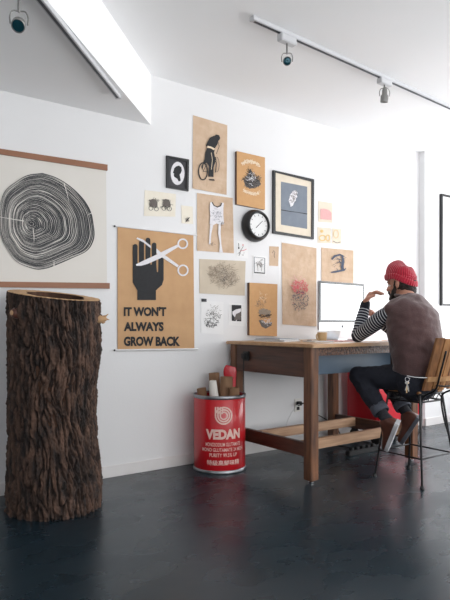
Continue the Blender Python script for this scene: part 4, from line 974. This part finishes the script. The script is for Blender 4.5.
sleeve(ShL, ElL, WrL, .93); sleeve(ShR, ElR, WrR, .93)
so = sl.build('striped_shirt', 'stripe', man, smooth=True)
for p0 in ((ElL.lerp(WrL, .86), ElL.lerp(WrL, 1.0)), (ElR.lerp(WrR, .86), ElR.lerp(WrR, 1.0))):
    MB().tube([p0[0], p0[1]], [.0375, .034], 20, sub=3).build('sleeve_cuff', 'jean', so, smooth=True)
# vest
ve = MB()
ve.tube([(3.306, 2.367, .738), (3.305, 2.365, .75), (3.303, 2.362, .79), (3.303, 2.37, .90), (3.306, 2.392, 1.03), (3.318, 2.42, 1.12), (3.333, 2.442, 1.185), (3.337, 2.465, 1.225), (3.339, 2.475, 1.25)],
        [(.185, .135), (.19, .138), (.198, .142), (.204, .15), (.213, .16), (.208, .15), (.165, .11), (.095, .085), (.078, .075)], 36, side=(1, 0, 0), sub=4, cap='flat')
ve.tube([(3.165, 2.46, 1.15), (3.21, 2.455, 1.17), (3.33, 2.435, 1.18), (3.46, 2.45, 1.17), (3.51, 2.45, 1.145)], [.060, .066, .085, .066, .062], 20, sub=4)
vo = ve.build('vest', 'vest', man); remesh(vo, .008, 4); wrinkle(vo, .010, 8, (1, 1, 1.6), 3); wrinkle(vo, .0015, 20, (1, 1, .8), 9)
cl = MB(); L_ = [V((3.339 + .074 * math.cos(2 * pi * k / 32), 2.478 + .071 * math.sin(2 * pi * k / 32), 1.252 + .01 * math.sin(2 * pi * k / 32))) for k in range(32)]
cl.tube(L_, .011, 10, closed=True).build('collar', 'vest', vo, smooth=True)
# jeans
je = MB(); je.tube([(3.32, 2.365, .665), (3.315, 2.365, .70), (3.306, 2.365, .79)], [(.186, .132), (.186, .134), (.176, .126)], 28, side=(1, 0, 0), sub=3)
for Hp, Kn, An in ((HpL, KnL, AnL), (HpR, KnR, AnR)):
    je.tube([Hp, Hp.lerp(Kn, .5) + V((0, 0, -.004)), Kn + V((0, -.012, 0)), ], [.088, .08, .066], 22, sub=4)
    je.tube([Kn + V((0, -.012, 0)), Kn.lerp(An, .35) + V((0, -.008, 0)), Kn.lerp(An, .78)], [.066, .064, .056], 20, sub=4)
jo = je.build('jeans', 'jean', man); remesh(jo, .008, 4); wrinkle(jo, .006, 14, (1, 1, 1), 5); wrinkle(jo, .003, 40, (1, 1, 1), 2)
for Kn, An in ((KnL, AnL), (KnR, AnR)):
    MB().lathe([(.045, -.03), (.0565, -.03), (.0595, -.005), (.0595, .022), (.057, .03), (.05, .03), (.048, .0), (.045, -.03)], Kn.lerp(An, .84), 28, axis=An - Kn).build('trouser_cuff', 'cuff', jo, smooth=True)
for Kn, An, He, To in ((KnL, AnL, HeL, ToL), (KnR, AnR, HeR, ToR)):
    MB().tube([Kn.lerp(An, .85), An, An.lerp(He.lerp(To, .2), .5)], [.04, .038, .038], 16, sub=3).build('sock', 'sock', man, smooth=True)
# shoes: local x to the toe, z up from the sole
def shoe(He, To, An, sole, lab):
    fx = (To - He).normalized(); L = (To - He).length + .02; up = V((-.38, .92, .1)); up = (up - fx * up.dot(fx)).normalized(); sy = up.cross(fx)
    MX = Matrix((fx, sy, up)).transposed().to_4x4(); MX.translation = He - fx * .012
    def sec(x, w, hgt, z0): return (x, w, hgt, z0)
    secs = [(0, .026, .05, .016), (.02, .034, .085, .016), (.06, .037, .10, .016), (.09, .036, .088, .016), (.125, .037, .062, .016), (.17, .043, .046, .016), (.21, .041, .038, .016), (.24, .03, .03, .016), (L, .012, .02, .016)]
    mb = MB(); n = 16
    cat = catmull([V((a, b, c)) for a, b, c, _ in secs], 4)
    for q_ in cat:
        for j in range(n):
            t = pi * j / (n - 1); x = q_.x; yy = math.cos(t) * q_.y * (1 if math.sin(t) < .6 else .92); zz = .014 + abs(math.sin(t)) ** .75 * q_.z
            mb.v.append(MX @ V((x, yy, zz)))
    m_ = len(cat)
    for k in range(m_ - 1):
        for j in range(n - 1): mb.f.append((k * n + j, k * n + j + 1, (k + 1) * n + j + 1, (k + 1) * n + j))
        mb.f.append((k * n + n - 1, k * n, (k + 1) * n, (k + 1) * n + n - 1))
    mb.f.append(tuple(range(n))); mb.f.append(tuple((m_ - 1) * n + j for j in range(n))[::-1])
    so_ = mb.build('shoe', 'leather', man, smooth=True)
    ol = [(q_.x, q_.y + .005) for q_ in cat]; lp_ = [(x, w) for x, w in ol] + [(L + .008, 0)] + [(x, -w) for x, w in ol[::-1]] + [(-.006, 0)]
    MB().prism([MX @ V((x, y, .018)) for x, y in lp_], [MX @ V((x, y, -.008)) for x, y in lp_]).build('sole', sole, so_)
    lc = MB()
    for k in range(5):
        x = .085 + k * .017; hz = .088 - k * .011
        lc.tube([MX @ V((x, -.022, hz - .008)), MX @ V((x + .004, 0, hz + .006)), MX @ V((x, .022, hz - .008))], .0028, 6, sub=4)
    lc.build('laces', 'sock', so_, smooth=True)
shoe(HeL, ToL, AnL, 'sole_w', ''); shoe(HeR, ToR, AnR, 'sole_d', '')
# key bunch on a pale cord at the hip
kc = at_y(411, 380, 2.305); 
o = empty('key_bunch', kc + V((0, 0, -.06)), 'bunch of keys hanging on a pale cord at the hip', 'keys')
cA = V((3.10, 2.325, .725)); kp = V((3.09, 2.285, .70))
MB().tube([kp + V((0, -.0, .022)), kp + V((.03, -.05, .014)), kp + V((.10, -.09, .012)), kp + V((.17, -.085, .02))], .0025, 8, sub=6).build('cord', 'whiterod', o, smooth=True)
rgp = [kp + V((.014 * math.cos(a * pi / 10) * .8, -.014 * math.cos(a * pi / 10) * .6, .014 * math.sin(a * pi / 10))) for a in range(20)]
MB().tube(rgp, .002, 8, closed=True).build('ring', 'chrome', o, smooth=True)
for k, (dx, ln, rot) in enumerate(((-.010, .055, -.25), (.0, .062, .05), (.010, .05, .3))):
    RT = Matrix.Translation(kp + V((dx * .6, -dx * .3, -.014))) @ Matrix.Rotation(math.radians(-35), 4, 'Z') @ Matrix.Rotation(rot, 4, 'Y')
    kk = MB(); kk.lathe([(0, -.001), (.010, -.001), (.010, .001), (0, .001)], RT @ V((0, 0, -.008)), 14, axis=(RT.to_3x3() @ V((0, 1, 0)))); kk.obox(RT @ Matrix.Translation((0, 0, -.012 - ln / 2)), .007, .002, ln, 0)
    for t in range(4): kk.obox(RT @ Matrix.Translation((.004, 0, -.03 - t * .007)), .005, .002, .003, 0)
    kk.build('key', ('fix', 'ceramic', 'fix')[k], o)

# ------------------------------------------------------------ ceiling tracks and spotlights
def track(p0, p1, label, w=.034, hgt=.026):
    p0, p1 = V(p0), V(p1); d = (p1 - p0); L = d.length; ang = math.atan2(d.y, d.x); c = (p0 + p1) / 2
    RT = Matrix.Translation(c) @ Matrix.Rotation(ang, 4, 'Z'); o = empty('light_track', c, label, 'light track', 'ceiling light tracks')
    mb = MB(); mb.obox(RT @ Matrix.Translation((0, 0, -hgt / 2)), L, w, hgt, .002); mb.build('rail', 'track', o)
    MB().obox(RT @ Matrix.Translation((0, 0, -hgt - .0005)), L - .02, w * .42, .003, 0).build('slot', 'slot', o)
    e = MB(); e.obox(RT @ Matrix.Translation((-L / 2 - .004 if label.startswith('long') else L / 2 + .004, 0, -hgt / 2)), .014, w + .004, hgt + .003, .002); e.build('end_cap', 'track', o)
    return RT
def at_yz(x, y, z):
    D = (z - EYE) / ((HOR - y) / F); a, b = ray(x); return V((a * D, b * D, z))
a = at_yz(253, 20, HC - .02); b = at_yz(450, 108, HC - .02); d = (b - a).normalized(); a.z = HC; b.z = HC
track(a, b + d * 2.0, 'long white ceiling track running towards the right edge')
c = at_yz(118, 97.5, LC - .02); e = at_yz(40, 0, LC - .02); d2 = (e - c).normalized(); c.z = LC; e.z = LC
track(e + d2 * .9, c, 'white ceiling track with a dark slot on the lowered ceiling')
def spot(top, ctr, aim, r, ln, label, adapter, ang):
    # top: where it meets the track; ctr: body centre; aim: lens direction
    o = empty('track_spotlight', top, label, 'spotlight', 'track spotlights'); top, ctr, aim = V(top), V(ctr), V(aim).normalized()
    RT = Matrix.Translation(top) @ Matrix.Rotation(ang, 4, 'Z')
    MB().obox(RT @ Matrix.Translation((0, 0, -adapter[2] / 2)), *adapter, .004).build('adapter', 'track', o)
    s0 = top + V((0, 0, -adapter[2])); s1 = ctr + V((0, 0, r * 1.9))
    MB().tube([s0, s1], .006, 10).build('stem', 'fix', o, smooth=True)
    sd_ = aim.cross(V((0, 0, 1))); sd_ = sd_.normalized() if sd_.length > .1 else V((1, 0, 0))
    yk = [ctr + sd_ * r * 1.25, ctr + sd_ * r * 1.3 + V((0, 0, r)), s1 + sd_ * r * .9, s1, s1 - sd_ * r * .9, ctr - sd_ * r * 1.3 + V((0, 0, r)), ctr - sd_ * r * 1.25]
    MB().tube(yk, .003, 8, sub=4).build('yoke', 'fix', o, smooth=True)
    MB().lathe([(0, -ln * .62), (r * .45, -ln * .6), (r * .7, -ln * .35), (r * .72, -ln * .1), (r, 0), (r, ln * .42), (r * .9, ln * .44), (r * .86, ln * .36)], ctr, 28, axis=aim).build('housing', 'fix', o, smooth='auto')
    MB().lathe([(0, ln * .37), (r * .5, ln * .385), (r * .87, ln * .36)], ctr, 28, axis=aim).build('lens', 'lens', o, smooth=True)
def on_line(p, d, x):                                   # point of a track that lies at column x
    a_, b_ = ray(x); k = (p.x * d.y - p.y * d.x) / (a_ * d.y - b_ * d.x); return V((a_ * k, b_ * k, p.z)), k
p, k = on_line(e, d2, 19); zc = EYE + (HOR - 24) / F * k; cc = V((p.x, p.y, zc))
spot(p + V((0, 0, -.027)), cc, V((-p.x, -p.y, -zc + 1.2)) + V((-.2, .3, -.7)), .027, .085, 'grey track spotlight with a teal lens on the lowered ceiling', (.07, .03, .035), math.atan2(d2.y, d2.x))
p, k = on_line(a, d, 287); zc = EYE + (HOR - 61.5) / F * k; tp = V((p.x, p.y, HC - .027))
spot(tp, V((p.x, p.y, zc)), V((-.6, -.75, -.35)), .026, .075, 'track spotlight aimed forward, nearest the end of the long track', (.13, .045, .045), math.atan2(d.y, d.x))
p, k = on_line(a, d, 384.5); zc = EYE + (HOR - 96) / F * k; tp = V((p.x, p.y, HC - .027))
spot(tp, V((p.x, p.y, zc)), V((.1, .15, -1)), .028, .1, 'track spotlight aimed straight down, right of the forward-aimed one', (.13, .045, .04), math.atan2(d.y, d.x))

# ------------------------------------------------------------ light
w = bpy.data.worlds.new('sky'); S.world = w; w.use_nodes = True
bg = w.node_tree.nodes['Background']; bg.inputs[0].default_value = (.9, .95, 1, 1); bg.inputs[1].default_value = 1.0
def area(name, loc, rot, sx, sy, power, col):
    l = bpy.data.lights.new(name, 'AREA'); l.shape = 'RECTANGLE'; l.size = sx; l.size_y = sy; l.energy = power; l.color = col
    o = bpy.data.objects.new(name, l); COL.objects.link(o); o.location = loc; o.rotation_euler = rot; return o
for (y0, y1, z0, z1), pw in zip(RH, (85, 120)):        # daylight in the openings of the right wall
    area('window_daylight', (XR + .03, (y0 + y1) / 2, (z0 + z1) / 2), (0, pi / 2 + .6, 0), z1 - z0, y1 - y0, pw, (.98, .99, 1))
for (x0, x1, z0, z1), pw in zip(FH, (36, 78, 92)):
    area('window_daylight', ((x0 + x1) / 2, YF - .03, (z0 + z1) / 2), (pi / 2 + .6, 0, 0), x1 - x0, z1 - z0, pw, (1, .99, .975))

# ------------------------------------------------------------ camera and colour
cam = bpy.data.cameras.new('camera'); co = bpy.data.objects.new('camera', cam); COL.objects.link(co); S.camera = co
co.location = (0, 0, EYE); co.rotation_euler = (pi / 2, 0, YAW - pi / 2)
cam.sensor_fit = 'AUTO'; cam.sensor_width = 36; cam.lens = 36 * F / 600; cam.shift_y = (HOR - 300) / 600; cam.clip_start = .05
S.view_settings.view_transform = 'Standard'; S.view_settings.look = 'None'; S.view_settings.gamma = 1; S.view_settings.use_curve_mapping = False
S.view_settings.exposure = .02
try:
    S.cycles.use_denoising = True; S.cycles.max_bounces = 8; S.cycles.diffuse_bounces = 5
except Exception: pass
